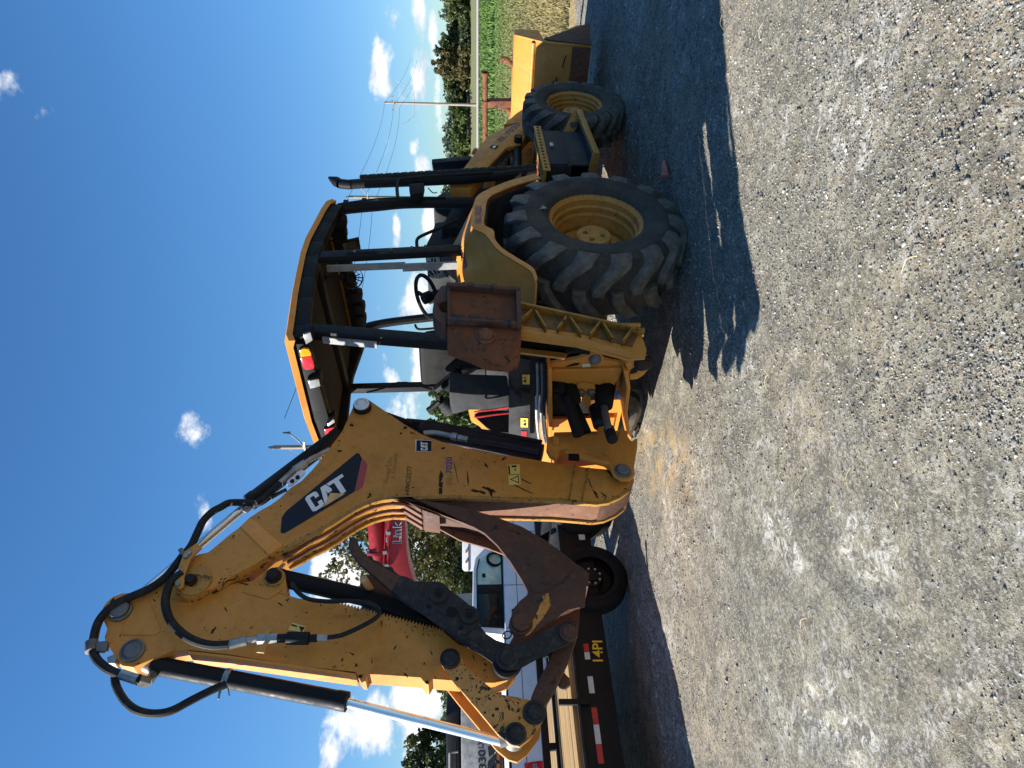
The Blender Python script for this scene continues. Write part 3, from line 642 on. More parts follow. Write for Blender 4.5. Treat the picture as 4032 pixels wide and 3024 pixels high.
# ---- operator platform and lower cab
make('platform', [p_box((-.92, 1.0), (-.50, .50), (.98, 1.06)), p_box((-.90, -.80), (-.55, .62), (1.03, 1.20))], 'grey_dark', BH, .012)
make('platform_panel', [p_prism([(-0.599,1.311),(-0.545,1.156),(0.261,1.11),(0.245,1.187),(0.191,1.27),(-0.337,1.288)], -.95, -.93, 'x')], 'grey', BH, .006)
for pts, mt, nm in [([(-0.422,1.205),(-0.333,1.198),(-0.332,1.151),(-0.42,1.154)],'label','warning_label'),([(0.002,1.194),(0.1,1.188),(0.104,1.136),(0.008,1.14)],'label','warning_label'),([(0.143,1.182),(0.229,1.177),(0.233,1.139),(0.147,1.14)],'red_decal','red_label')]:
    make(nm, [p_prism(pts, -.956, -.953, 'x')], mt, BH)
for t_, g_ in [([(-0.367,1.197),(-0.384,1.177),(-0.349,1.175)],[(-0.4,1.196),(-0.403,1.181),(-0.393,1.179),(-0.391,1.193)]),([(0.067,1.174),(0.048,1.153),(0.087,1.151)],[(0.03,1.174),(0.026,1.157),(0.038,1.155),(0.04,1.17)])]:
    make('warning_triangle', [p_prism(t_, -.9595, -.958, 'x')], 'ink', BH)
    make('warning_figure', [p_prism(g_, -.9595, -.958, 'x')], 'ink', BH)
make('rear_wall_gap', [p_box((-.90, -.86), (-.62, .62), (.55, 1.03))], 'black_dark', BH)
for k, q in enumerate([[(-0.98,-0.549,1.116),(-0.98,-0.304,1.095),(-0.98,-0.088,1.088),(-0.98,0.13,1.062),(-0.98,0.245,1.035)],[(-1.0,-0.567,1.089),(-1.0,-0.324,1.067),(-1.0,-0.109,1.06),(-1.0,0.109,1.032),(-1.0,0.223,1.005)],[(-1.02,-0.585,1.073),(-1.02,-0.343,1.05),(-1.02,-0.129,1.042),(-1.02,0.087,1.014),(-1.02,0.201,0.987)]]):
    make('hydraulic_line', [p_tube(q, .011, 6)], ['zinc', 'steel', 'hose'][k], BH)
make('hydraulic_line', [p_tube([(-0.99,-0.385,1.294),(-0.99,-0.319,1.264),(-0.99,-0.251,1.214),(-0.99,-0.228,1.166)], .008, 6)], 'hose', BH)
make('hydraulic_line', [p_tube([(-0.99,-0.336,1.289),(-0.99,-0.291,1.248),(-0.99,-0.262,1.207),(-0.99,-0.261,1.16)], .008, 6)], 'hose', BH)
make('valve_block', [p_prism([(-0.298,1.215),(-0.285,1.144),(-0.183,1.137),(-0.185,1.201)], -1.0, -.95, 'x')], 'grey', BH, .01)

# ---- controls, seat, console
make('console', [p_prism([(-0.056,1.698),(-0.028,1.541),(-0.008,1.259),(0.163,1.252),(0.141,1.544),(0.187,1.677),(0.093,1.693)], -.74, -.52, 'x')], 'grey', BH, .02)
make('console', [p_prism([(-0.021,1.415),(-0.017,1.238),(0.321,1.224),(0.329,1.399)], -.4, -.2, 'x')], 'grey_dark', BH, .02)
make('console', [p_prism([(0.183,1.646),(-0.007,1.417),(0.253,1.403),(0.292,1.602)], -.4, -.25, 'x')], 'grey_dark', BH, .02)
make('seat', [p_prism([(-.22, 1.36), (-.20, 1.6), (-.26, 1.86), (-.31, 1.925), (-.38, 1.91), (-.37, 1.7), (-.33, 1.36)], -.24, .24), p_box((-.35, .15), (-.25, .25), (1.30, 1.40))], 'seat', BH, .035, 50)
make('armrest', [p_tube([(-0.45,-0.058,1.627),(-0.45,-0.062,1.532),(-0.45,-0.101,1.455)], .045, 8, 4)], 'seat', BH)
make('armrest', [p_tube([(-0.5,0.155,1.787),(-0.5,0.059,1.698),(-0.5,-0.023,1.62)], .04, 8, 4)], 'seat', BH)
make('control_lever', [p_tube([(-0.68,0.122,1.727),(-0.68,0.096,1.768),(-0.68,0.023,1.775)], .012, 6), p_tube([(-0.68,0.192,1.857),(-0.68,0.15,1.812),(-0.68,0.096,1.768)], .022, 8)], 'black_dark', BH)
lb0 = [(-0.66,0.194,1.685),(-0.66,0.117,1.76)]
make('lever_boot', [p_lathe([(.07-.005*k+(.008 if k % 2 else 0), k*.016) for k in range(8)], lb0[0], Vector(lb0[1])-Vector(lb0[0]), 16)], 'grey', BH)
make('lock_lever', [p_tube([(-0.85,0.015,1.234),(-0.85,-0.002,1.252),(-0.85,0.022,1.38),(-0.85,0.038,1.503),(-0.85,0.066,1.518),(-0.85,0.097,1.503),(-0.85,0.076,1.378),(-0.85,0.057,1.245),(-0.85,0.033,1.231)], .0075, 6, 4)], 'red_pipe', BH, label='red wire loop lock lever')
make('side_wall', [p_prism([(-0.513,1.51),(-0.694,1.373),(-0.717,1.218),(-0.453,1.199),(-0.434,1.401)], .43, .45)], 'grey_dark', BH, .006)
make('side_panel', [p_prism([(0.478,1.385),(0.494,1.301),(0.647,1.301),(0.644,1.381)], -.5, -.4, 'x')], 'grey_light', BH, .01)
make('steering_wheel', [p_tube([(.425+.205*math.cos(a)*.62+.0, .205*math.sin(a)-.02, 1.87+.205*math.cos(a)*.62*.75) for a in [2*PI*k/24 for k in range(25)]], .017, 8, 2),
     p_beam((.43, -.2, 1.86), (.43, .17, 1.86), .02, .03), p_beam((.43, 0, 1.86), (.52, 0, 1.95), .03, .02), p_cyl((.44, -.02, 1.84), (.40, -.02, 1.90), .05)], 'black', BH)
make('steering_column', [p_tube([(.62, 0, 1.2), (.54, 0, 1.6), (.43, 0, 1.86)], .05, 10, 3)], 'grey_dark', BH)
make('steering_knob', [p_cyl([(0.532,0.1,1.851)][0], [(0.442,0.03,1.848)][0], .035, 14)], 'white', BH)
make('dashboard', [p_prism([(0.828,1.877),(1.003,1.83),(1.184,1.8),(1.238,1.6),(0.827,1.608)], -.27, .3)], 'grey', BH, .02)
make('dashboard_cap', [p_prism([(1.696,1.819),(1.934,1.792),(2.042,1.711),(2.034,1.588),(1.696,1.595)], -.1, .3)], 'black', BH, .02)
make('speaker_hole', [p_cyl([(0.946,-0.272,1.72)][0], Vector([(0.946,-0.272,1.72)][0])-Vector((0, .004, 0)), .031, 20)], 'black_dark', BH)
pv = [(0.453,1.867),(0.492,1.76),(0.363,1.747),(0.211,1.698),(0.185,1.757),(0.191,1.819),(0.309,1.852)]
vp = make('vent_panel', [p_prism(pv, -.42, -.38)], 'grey_light', BH, .008)
for q in [[(0.361,-0.421,1.838),(0.237,-0.421,1.831),(0.183,-0.421,1.803)],[(0.4,-0.421,1.814),(0.279,-0.421,1.81),(0.193,-0.421,1.778)],[(0.4,-0.421,1.79),(0.29,-0.421,1.785),(0.204,-0.421,1.757)]]:
    make('vent_slot', [p_tube(q, .008, 6, 3)], 'black_dark', vp)
make('side_wall', [p_prism([(0.511,1.749),(0.557,1.611),(0.024,1.621),(0.117,1.688),(0.266,1.737),(0.421,1.755)], -.47, -.44)], 'grey_dark', BH, .006)
make('grab_handle', [p_tube([(0.302,-0.6,1.922),(0.368,-0.6,1.926),(0.413,-0.6,1.919),(0.458,-0.6,1.883),(0.568,-0.6,1.745),(0.678,-0.6,1.608)], .013, 8, 4)], 'black', BH)
make('grab_handle', [p_tube([(0.63,0.45,1.996),(0.585,0.45,1.981),(0.567,0.45,1.938),(0.586,0.45,1.779)], .011, 8, 4)], 'black', BH)

# ---- canopy: posts, roof, lamps
def ztilt(y): return -.055*(y+.75)
XS = [.735, .70, .60, .44, .18, 0, -.26, -.49, -.78, -.90, -.965]
ZS = [2.600, 2.640, 2.665, 2.690, 2.732, 2.742, 2.738, 2.732, 2.715, 2.710, 2.685]
def roof_line(y, inset=0., dz=0.): return [(x*(1-inset), y, z+ztilt(y)+dz) for x, z in zip(XS, ZS)]
roof_rows = [roof_line(-.76, 0, -.012), roof_line(-.70, 0, .012), roof_line(0, 0, .04), roof_line(.62, 0, .012), roof_line(.68, 0, -.012)]
vs = []; fs = []; n = len(XS)
for r_ in roof_rows: vs += r_
for i in range(4):
    for j in range(n-1): fs.append([i*n+j, (i+1)*n+j, (i+1)*n+j+1, i*n+j+1])
m0 = len(vs); vs += [(x*.985, y*.985, z-.035) for x, y, z in vs]
fs += [[m0+q for q in f[::-1]] for f in fs]
edge = list(range(n))+[i*n+n-1 for i in range(1, 5)]+[4*n+j for j in range(n-2, -1, -1)]+[i*n for i in range(3, 0, -1)]
for a, b in zip(edge, edge[1:]+edge[:1]): fs.append([a, b, b+m0, a+m0])
make('canopy_roof', [(vs, fs)], 'yellow_faded', BH, 0, 40)
def rail(y, ins, w, h, dz): 
    P = [(x, y, z+ztilt(y)+dz) for x, z in zip(XS[1:-1], ZS[1:-1])]; return [p_beam(a, b, w, h, (0, 1, 0)) for a, b in zip(P, P[1:])]
def slabx(x0, x1, y0, y1, z0, z1):
    v, f = p_box((x0, x1), (y0, y1), (z0, z1)); return [(a, b, c+ztilt(b)) for a, b, c in v], f
make('canopy_frame', rail(-.70, 0, .10, .07, -.085)+rail(.62, 0, .10, .07, -.085)+[slabx(-.93, -.84, -.70, .62, 2.575, 2.68), slabx(.60, .70, -.70, .62, 2.52, 2.62), slabx(-.05, .05, -.70, .62, 2.62, 2.70)], 'black_dark', BH, .006)
make('headliner', [slabx(-.84, -.05, -.64, .56, 2.665, 2.69), slabx(.05, .60, -.64, .56, 2.64, 2.67)], 'liner', BH)
make('headliner_panel', [slabx(-.80, -.10, -.60, .50, 2.645, 2.662)], 'liner', BH, .02)
def post(nm, A_, B_, w, d, lit=None):
    return make(nm, [p_beam(A_, B_, w, d, (0, 1, 0))], 'black', BH, .010)
post('canopy_post', (-.755, -.665, 2.66), (-.935, -.62, 1.05), .085, .075)
make('painted_lit_strip', [p_beam((-.822, -.640, 2.50), (-.868, -.630, 2.15), .012, .050)], 'grey_light', BH)  # sunlit side of the right rear post painted as a pale strip
post('canopy_post', (.015, -.70, 2.66), (.17, -.66, 1.50), .085, .055)
make('painted_lit_strip', [p_beam((-.035, -.640, 2.56), (.02, -.625, 2.0), .02, .05), p_beam((.0, -.62, 2.02), (.04, -.61, 1.62), .02, .06)], 'grey_light', BH)  # pale bars stand in for sunlight on the middle post's side
make('post_slot', [p_beam((.035, -.729, 2.42), (.062, -.722, 2.20), .018, .003)], 'black_dark', BH)
for q in ((.043, 2.36), (.073, 2.1), (.095, 1.95), (.11, 1.85)): make('bolt', [p_cyl((q[0], -.724, q[1]), (q[0], -.738, q[1]), .011, 8)], 'steel', BH)
make('canopy_post', [p_tube([(.665, -.66, 2.62), (.745, -.655, 2.56), (.80, -.645, 2.42), (.855, -.63, 2.25), (.91, -.62, 2.05), (.955, -.60, 1.75), (.985, -.58, 1.3)], .046, 10, 4)], 'black', BH)
make('post_cable', [p_tube([(.74, -.71, 2.55), (.83, -.70, 2.3), (.87, -.69, 2.1), (.93, -.66, 1.85), (.955, -.65, 1.7)], .008, 6, 4)], 'hose', BH)
for q in ((.70, -.66, 2.58), (.78, -.655, 2.50), (.835, -.64, 2.36)): make('post_clip', [p_box((q[0]+.03, q[0]+.075), (q[1]-.03, q[1]+.03), (q[2]-.02, q[2]+.02))], 'black', BH, .004)
post('canopy_post', (-.79, .61, 2.60), (-.80, .61, 1.05), .095, .07)
make('painted_lit_strip', [p_beam((-.845, .61, 2.50), (-.850, .61, 1.85), .012, .055)], 'white', BH)  # white bar paints the sunlit face of the left rear post
make('post_cable', [p_tube([(-0.86,-0.191,2.259),(-0.86,-0.227,2.152),(-0.86,-0.274,2.056),(-0.86,-0.277,2.018),(-0.86,-0.272,1.964),(-0.86,-0.209,1.813)], .007, 6, 4)], 'hose', BH)
post('canopy_post', (.01, .63, 2.62), (.02, .63, 1.5), .07, .06)
make('canopy_post', [p_tube([(.66, .60, 2.58), (.76, .60, 2.50), (.84, .60, 2.3), (.90, .59, 1.9), (.96, .57, 1.3)], .04, 10, 4)], 'black', BH)
# rear lamps, set on the rear beam
def lamp_box(nm, pts, x, depth, mats, lab=None):
    b = make(nm, [p_prism(pts, x, x+depth, 'x')], 'black', BH, .008)
    if lab: b['label'] = lab
    c = Vector((0, sum(p[0] for p in pts)/len(pts), sum(p[1] for p in pts)/len(pts)))
    q = [(c.y+(p[0]-c.y)*.86, c.z+(p[1]-c.z)*.86) for p in pts]
    make('lens', [p_prism(q, x-.008, x+.004, 'x')], mats, b, .006); return b
lamp_box('work_lamp', [(-0.82,2.581),(-0.842,2.525),(-0.767,2.521),(-0.728,2.574)], -.97, .09, 'lens_clear', 'square grey work lamp under the roof corner')
lamp_box('work_lamp', [(-0.427,2.613),(-0.446,2.53),(-0.369,2.528),(-0.342,2.61)], -.97, .09, 'lens_clear', 'square clear work lamp beside the tail lamp')
lamp_box('work_lamp', [(0.006,2.548),(-0.061,2.487),(-0.024,2.479),(0.031,2.543)], -.97, .09, 'lens_clear', 'work lamp turned down near the boom')
tl = make('tail_lamp', [p_prism([(-0.672,2.629),(-0.688,2.597),(-0.68,2.564),(-0.643,2.555),(-0.525,2.552),(-0.504,2.565),(-0.494,2.612),(-0.512,2.63)], -.95, -.90, 'x')], 'black', BH, .008, label='red and amber tail lamp by the roof corner')
make('amber_lens', [p_prism([(-0.675,2.623),(-0.689,2.596),(-0.683,2.565),(-0.65,2.556),(-0.628,2.557),(-0.619,2.626)], -.962, -.945, 'x')], 'lens_amber', tl, .005)
make('red_lens', [p_prism([(-0.614,2.626),(-0.623,2.557),(-0.532,2.552),(-0.515,2.565),(-0.506,2.607),(-0.523,2.624)], -.962, -.945, 'x')], 'lens_red', tl, .005)
tl = make('tail_lamp', [p_prism([(0.073,2.579),(0.051,2.504),(0.106,2.5),(0.171,2.564),(0.171,2.581)], -.95, -.90, 'x')], 'black', BH, .008, label='red tail lamp partly behind the boom')
make('red_lens', [p_prism([(0.069,2.572),(0.049,2.507),(0.095,2.503),(0.153,2.56),(0.152,2.573)], -.962, -.945, 'x')], 'lens_red', tl, .005)
# front lamps, mirror, fan hanging inside the front of the roof
def hang_lamp(c, w, h, lab=None):
    pr = [p_prism([(c[1]-w*.5, c[2]-h*.3), (c[1]-w*.3, c[2]-h*.5), (c[1]+w*.3, c[2]-h*.5), (c[1]+w*.5, c[2]-h*.3), (c[1]+w*.5, c[2]+h*.4), (c[1]+w*.2, c[2]+h*.5), (c[1]-w*.4, c[2]+h*.5)], c[0]-.04, c[0]+.05, 'x'),
          p_tube([(c[0], c[1], c[2]+h*.4), (c[0]-.03, c[1]+.01, c[2]+h*.8)], .010, 5, 2)]
    return make('front_lamp', pr, 'black', BH, .012, label=lab)
for q in [(0.62,-0.623,2.529),(0.62,-0.516,2.539),(0.62,0.099,2.481),(0.62,0.227,2.47),(0.62,0.358,2.473)]:
    hang_lamp(q, .095, .10)
mp_ = [(0.5,-0.508,2.528),(0.5,-0.545,2.386),(0.5,-0.436,2.382),(0.5,-0.417,2.39),(0.5,-0.414,2.533)]
mi_ = make('rear_mirror', [p_prism([(p[1], p[2]) for p in mp_], .50, .53, 'x'), p_tube([(.51, mp_[0][1], mp_[0][2]), (.53, mp_[0][1], mp_[0][2]+.09)], .007, 5, 2)], 'black', BH, .006)
cm = Vector((0, sum(p[1] for p in mp_)/5, sum(p[2] for p in mp_)/5))
make('mirror_glass', [p_prism([(cm.y+(p[1]-cm.y)*.9, cm.z+(p[2]-cm.z)*.88) for p in mp_], .494, .501, 'x')], 'mirror', mi_)
fc = Vector([(0.15,-0.424,2.423)][0])
make('cab_fan', [p_lathe([(.085, -.02), (.088, 0), (.085, .02)], fc, (-.75, -.4, -.3), 20, True)]+[p_lathe([(r_, -.02), (r_+.004, -.02), (r_+.004, -.016)], fc, (-.75, -.4, -.3), 16, True) for r_ in (.03, .058)]
     +[p_beam(fc+Vector((.0, 0, 0)), fc+Vector((.0, .07*math.cos(a), .08*math.sin(a))), .006, .006, (1, 0, 0)) for a in [k*PI/6 for k in range(12)]]
     +[p_cyl(fc, fc+Vector((.08, .05, .04)), .04, 12), p_tube([fc+Vector((.06, .04, .04)), fc+Vector((.05, .03, .12)), fc+Vector((.0, .0, .2))], .02, 6, 3)], 'black', BH)

# ---- exhaust stack and front uprights
ex = [(1.303,0.922),(1.168,1.547),(1.083,2.403),(1.068,2.476),(1.082,2.568),(1.143,2.641),(1.18,2.665)]
make('exhaust_stack', [p_tube([(x, -.70, z) for x, z in ex[:5]], .040, 14, 4), p_lathe([(.040, 0), (.043, .05), (.012, .14)], (ex[4][0], -.70, ex[4][1]), (ex[6][0]-ex[4][0], 0, ex[6][1]-ex[4][1]), 14)], 'black', BH, 0, 40)
eg = [(1.336,0.911),(1.222,1.546),(1.129,2.406)]
gd = make('exhaust_guard', [p_lathe([(.048, 0), (.048, (Vector(eg[2])-Vector(eg[0])).length)], (eg[0][0], -.70, eg[0][1]), (eg[2][0]-eg[0][0], 0, eg[2][1]-eg[0][1]), 18, a0=PI*.45, a1=PI*1.75)], 'black', BH)
d_ = Vector((eg[2][0]-eg[0][0], 0, eg[2][1]-eg[0][1])); Lg = d_.length; d_.normalize()
hp = []
for k in range(22):
    for off in (0, 1, 2):
        c_ = Vector((eg[0][0], -.70, eg[0][1]))+d_*(Lg*(k+.5+.33*off)/22.5); a = .35+off*.55; nrm = Vector((math.cos(a), -math.sin(a), 0)); hp.append(p_cyl(c_+nrm*.046, c_+nrm*.0510, .011, 8))
make('guard_holes', hp, 'black_dark', gd)['kind'] = 'stuff'
make('stack_brace', [p_tube([(0.709,-0.78,2.072),(0.881,-0.78,2.086),(0.986,-0.78,2.076),(1.025,-0.78,2.018),(1.081,-0.78,1.702),(1.132,-0.78,1.301)], .014, 8, 4)], 'black', BH)
make('horn', [p_prism([(1.02,1.998),(1.036,1.87),(0.872,1.883),(0.842,1.978)], -.74, -.66)], 'black_dark', BH, .008)
make('wiper_arm', [p_tube([(1.288,-0.55,1.849),(1.204,-0.55,1.809),(1.21,-0.55,1.772)], .005, 5, 2)], 'hose', BH)
make('loader_upright', [p_prism([(-0.57,1.821),(-0.486,1.813),(-0.511,1.465),(-0.607,1.453)], 1.70, 1.78, 'x')], 'black', BH, .008)

# ---- loader arms, lift cylinders, front bucket
LA = [(1.142,1.665),(1.742,1.432),(2.092,1.297),(2.174,1.249),(2.255,1.165),(2.433,0.944),(2.53,0.825),(2.345,0.779),(2.182,0.884),(2.104,0.927),(1.941,0.993),(1.874,1.128),(1.518,1.309),(1.097,1.486)]
def arm(s):
    y0, y1 = (s*.64, s*.54)
    o = make('loader_arm', [p_prism(LA, y0, y1)], 'yellow', BH, .008)
    return o
la = arm(-1); arm(1)
make('loader_arm_tip', [p_prism([(2.36, 1.12), (2.62, .98), (3.1, .62), (3.2, .42), (3.1, .36), (2.9, .5), (2.45, .86)], -.64, -.54), p_prism([(2.36, 1.12), (2.62, .98), (3.1, .62), (3.2, .42), (3.1, .36), (2.9, .5), (2.45, .86)], .54, .64)], 'yellow', BH, .006)
for s in (-1, 1):
    P0 = [(1.426,1.063),(1.974,1.017)]; 
    make('lift_cylinder', [p_cyl((P0[0][0], s*.59, P0[0][1]), (P0[1][0], s*.59, P0[1][1]), .042), p_cyl((P0[1][0], s*.59, P0[1][1]), (P0[1][0]+.12, s*.59, P0[1][1]+.02), .025)], 'black', BH)
    make('loader_pin', [p_cyl(([(1.993,1.009)][0][0], s*.5, [(1.993,1.009)][0][1]), ([(1.993,1.009)][0][0], s*.70, [(1.993,1.009)][0][1]), .038)], 'pin_dark', BH)
make('arm_hose', [p_tube([(1.539,-0.6,1.291),(1.714,-0.6,1.206),(1.887,-0.6,1.118),(1.915,-0.6,1.081)], .012, 6, 4), p_tube([(1.54,-0.6,1.266),(1.705,-0.6,1.185),(1.859,-0.6,1.102),(1.915,-0.6,1.064)], .010, 6, 4)], 'hose', BH)
text('loader_arm_number', 'BL 7020', [(2.03,-0.643,1.212)][0], [(2.401,-0.643,0.998)][0], [(1.99,-0.643,1.166)][0], 'blue_letter', la, .012)
make('arm_decal', [p_prism([(1.926,1.254),(1.899,1.198),(1.834,1.23),(1.87,1.285)], -.6445, -.6415)], 'ink', la)
make('arm_decal', [p_prism([(1.904,1.245),(1.891,1.22),(1.848,1.24),(1.863,1.262)], -.6465, -.6450)], 'white_letter', la)
make('loader_arm_plate', [p_prism([(-0.563,1.452),(-0.614,1.427),(-0.614,1.392),(-0.559,1.392)], 1.88, 1.92, 'x')], 'yellow_faded', BH, .004)
SP = [(3.375,0.96),(3.147,0.62),(3.097,0.203),(3.736,0.123),(3.705,0.265),(3.252,0.668),(3.535,0.699),(3.54,0.948)]
bp = [SP[0], SP[1], SP[2]]
lbk = make('loader_bucket', [p_sheet([(x, -1.12, z) for x, z in bp], [(x, 1.13, z) for x, z in bp], .015), p_prism([bp[2], SP[3], (SP[3][0], SP[3][1]+.02), (bp[2][0], bp[2][1]+.025)], -1.12, 1.13),
      p_prism([bp[0], (bp[0][0]+.17, bp[0][1]+.0), (bp[0][0]+.17, bp[0][1]-.015), (bp[0][0], bp[0][1]-.015)], -1.12, 1.13)], 'yellow', BH, .003)
for yy in (-1.13, 1.13):
    make('bucket_side', [p_prism(SP, yy-.010, yy+.010)], 'yellow', lbk, .003)
    make('side_cutter', [p_prism([SP[2], (SP[3][0]+.02, SP[3][1]), SP[5], (SP[5][0]-.04, SP[5][1]-.04)], yy-.022, yy-.0105)], 'rust_dark', lbk, .003)
t1 = (Vector(bp[0])*.46+Vector(bp[1])*.54)
make('stiffener', [p_tube([(t1.x-.012, -1.11, t1.y), (t1.x-.012, 1.12, t1.y)], .022, 8, 1)], 'yellow', lbk)
bq = Vector(bp[1])*.45+Vector(bp[2])*.55
make('wear_plate', [p_sheet([(bq.x-.016, -1.12, bq.y), (bp[2][0]-.016, -1.12, bp[2][1])], [(bq.x-.016, 1.12, bq.y), (bp[2][0]-.016, 1.12, bp[2][1])], .014)], 'rust', lbk, .002)
sc_ = []
for k in range(30):
    f = random.uniform(.05, .75); q = Vector(bp[1])*(1-f)+Vector(bp[2])*f; y0 = random.uniform(-1.05, -.2); L_ = random.uniform(.05, .22); a = random.uniform(-.5, 1.2)
    q2 = q+(Vector(bp[2])-Vector(bp[1])).normalized()*L_*math.sin(a); n_ = -.0145
    sc_.append(p_tube([(q.x+n_, y0, q.y), ((q.x+q2.x)/2+n_, y0+L_*.55*math.cos(a), (q.y+q2.y)/2+.008), (q2.x+n_, y0+L_*math.cos(a), q2.y)], .0055, 4, 2))
make('scratch_marks', sc_, 'ink', lbk)['kind'] = 'stuff'
hx = bp[0][0]+.08
def hook(pts): return make('bucket_hook', [p_tube(pts, .032, 8, 4, .018)], 'rust', lbk)
hook([(3.455,-0.806,0.932),(3.455,-0.817,0.983),(3.455,-0.858,1.021),(3.455,-0.869,1.059),(3.455,-0.851,1.08),(3.455,-0.827,1.076)])
hook([(3.455,-0.277,0.927),(3.455,-0.309,0.986),(3.455,-0.328,1.026),(3.455,-0.341,1.08),(3.455,-0.324,1.084)])
hpst = make('lifting_post', [p_prism([(-0.429,0.934),(-0.423,1.195),(-0.41,1.221),(-0.339,1.219),(-0.346,1.181),(-0.352,0.93)], hx-.04, hx+.05, 'x')], 'rust', lbk, .004)
pa = [(3.455,-0.722,1.254),(3.455,0.073,1.24)]
make('cross_pipe', [p_lathe([(.030, 0), (.030, 1.55), (.024, 1.55), (.024, 0)], pa[0], (0, 1, (pa[1][2]-pa[0][2])/(pa[1][1]-pa[0][1])), 18, True), p_lathe([(.042, 0), (.042, .03), (.026, .03), (.026, 0)], pa[0], (0, 1, 0), 18, True)], 'rust', hpst)
make('pipe_collar', [p_lathe([(.040, -.04), (.040, .04)], [(3.455,-0.377,1.248)][0], (0, 1, 0), 16)], 'rust', hpst)

# ---- tool box and step between the wheels
ty = -.92
TB = [(1.573,0.874),(1.577,0.678),(0.953,0.679),(0.946,0.871)]
tb = make('tool_box', [p_prism([(.99, .66), (1.62, .66), (1.62, .875), (.99, .875)], ty, -.5)], 'grey_dark', BH, .006)
make('box_door', [p_prism([(1.0, .69), (1.61, .69), (1.61, .862), (1.0, .862)], ty-.012, ty-.001)], 'grey_dark', tb, .004)
make('door_latch', [p_prism([(1.28, .775), (1.35, .775), (1.35, .80), (1.33, .81), (1.28, .81)], ty-.03, ty-.012)], 'zinc', tb, .003)
make('toolbox_lid', [p_box((.86, 1.66), (ty-.02, -.50), (.885, .905)), p_box((.86, 1.66), (ty-.03, ty-.018), (.850, .914))], 'yellow_dusty', BH, .003)
make('lid_hole', [p_cyl((.90+k*.056, ty-.0295, .884), (.90+k*.056, ty-.0325, .884), .012, 8) for k in range(14)], 'ink', BH)['kind'] = 'stuff'
make('tread_holes', [p_cyl((.92+k*.055, ty+.035+j*.09, .9052), (.92+k*.055, ty+.035+j*.09, .9085), .013, 8) for k in range(13) for j in range(4)], 'ink', BH)['kind'] = 'stuff'
make('tread_cleats', [p_beam((.88+k*.05, -.80, .907), (.94+k*.05, -.55, .907), .008, .008, (0, 0, 1)) for k in range(14)], 'rust', BH)['kind'] = 'stuff'
stp = [(1.616,0.526),(0.802,0.519)]
make('step_frame', [p_beam((1.80, -1.02, .50), (.98, -1.02, .47), .045, .05, (0, 0, 1)), p_beam((1.80, -1.02, .50), (1.70, -.8, .62), .03, .09, (0, 0, 1)), p_beam((1.0, -1.02, .47), (1.0, -.72, .50), .04, .06, (0, 0, 1))], 'yellow_dusty', BH, .004)
make('step_plate', [p_box((1.05, 1.66), (-1.0, -.70), (.485, .50)), p_box((1.05, 1.66), (-.90, -.88), (.50, .66))], 'grey_dark', BH, .004)
make('under_guard', [p_box((.75, 1.75), (-.72, -.30), (.38, .62))], 'black_dark', BH, .01)

# ---- rear frame, swing casting, stabilisers
fx = -1.0
make('rear_frame', [p_prism([(-0.571,1.036),(-0.591,0.95),(-0.611,0.858),(-0.644,0.79),(-0.651,0.746),(-0.638,0.711),(-0.596,0.672),(-0.576,0.613),(-0.567,0.556),(-0.487,0.549),(-0.354,0.581),(-0.373,0.705),(-0.369,0.848),(-0.404,0.943),(-0.413,1.015)], fx-.012, fx+.02, 'x'),
     p_prism([(-0.421,1.015),(-0.407,0.938),(-0.377,0.843),(-0.374,0.716),(-0.378,0.584),(-0.432,0.546),(-0.255,0.519),(-0.305,0.573),(-0.341,0.701),(-0.26,0.719),(-0.126,0.72),(-0.128,0.768),(-0.263,0.807),(-0.346,0.868),(-0.269,1.0)], fx+.06, fx+.09, 'x'),
     p_prism([(-0.608,1.061),(-0.608,1.037),(-0.203,0.999),(0.176,0.969),(0.175,0.99),(-0.204,1.026)], fx-.10, fx+.12, 'x'),
     p_prism([(-0.586,0.57),(-0.574,0.534),(-0.415,0.495),(-0.187,0.478),(0.115,0.403),(0.151,0.419),(-0.187,0.502),(-0.416,0.521)], fx-.10, fx+.12, 'x'),
     p_box((-.93, -.90), (.05, .85), (.5, 1.05)), p_box((-.90, -.88), (-.80, .85), (.45, .70))], 'yellow', BH, .005)
make('frame_rib', [p_prism([(-0.54,1.022),(-0.541,0.567),(-0.525,0.564),(-0.514,1.02)], fx-.035, fx-.012, 'x')], 'yellow', BH, .004)
make('frame_slot', [p_prism([(-0.548,0.933),(-0.575,0.878),(-0.575,0.839),(-0.559,0.854),(-0.55,0.897)], fx-.017, fx-.013, 'x')], 'black_dark', BH)
make('cream_label', [p_prism([(-0.569,0.824),(-0.57,0.774),(-0.54,0.768),(-0.537,0.823)], fx-.017, fx-.013, 'x')], 'cream', BH, .002)
def xpin(nm, yz, x, r, mt='steel', parent=BH):
    y, z = yz
    o = make(nm, [p_lathe([(r*1.5, 0), (r*1.5, .02), (r*1.15, .028)], (x, y, z), (-1, 0, 0), 24), p_cyl((x, y, z), (x-.03, y, z), r*1.1, 24)], mt, parent, .003); return o
xpin('frame_pin', [(-0.61,0.746)][0], fx-.012, .026)
xpin('frame_pin', [(-0.324,0.81)][0], fx-.03, .020); xpin('frame_pin', [(-0.324,0.738)][0], fx-.03, .020)
make('pin_bracket', [p_prism([(-0.359,0.842),(-0.399,0.838),(-0.409,0.8),(-0.396,0.73),(-0.355,0.71),(-0.307,0.712),(-0.302,0.828)], fx-.03, fx+.02, 'x'), p_prism([(-0.309,0.8),(-0.308,0.733),(-0.175,0.722),(-0.151,0.758),(-0.227,0.784)], fx-.025, fx+.02, 'x')], 'yellow', BH, .006)
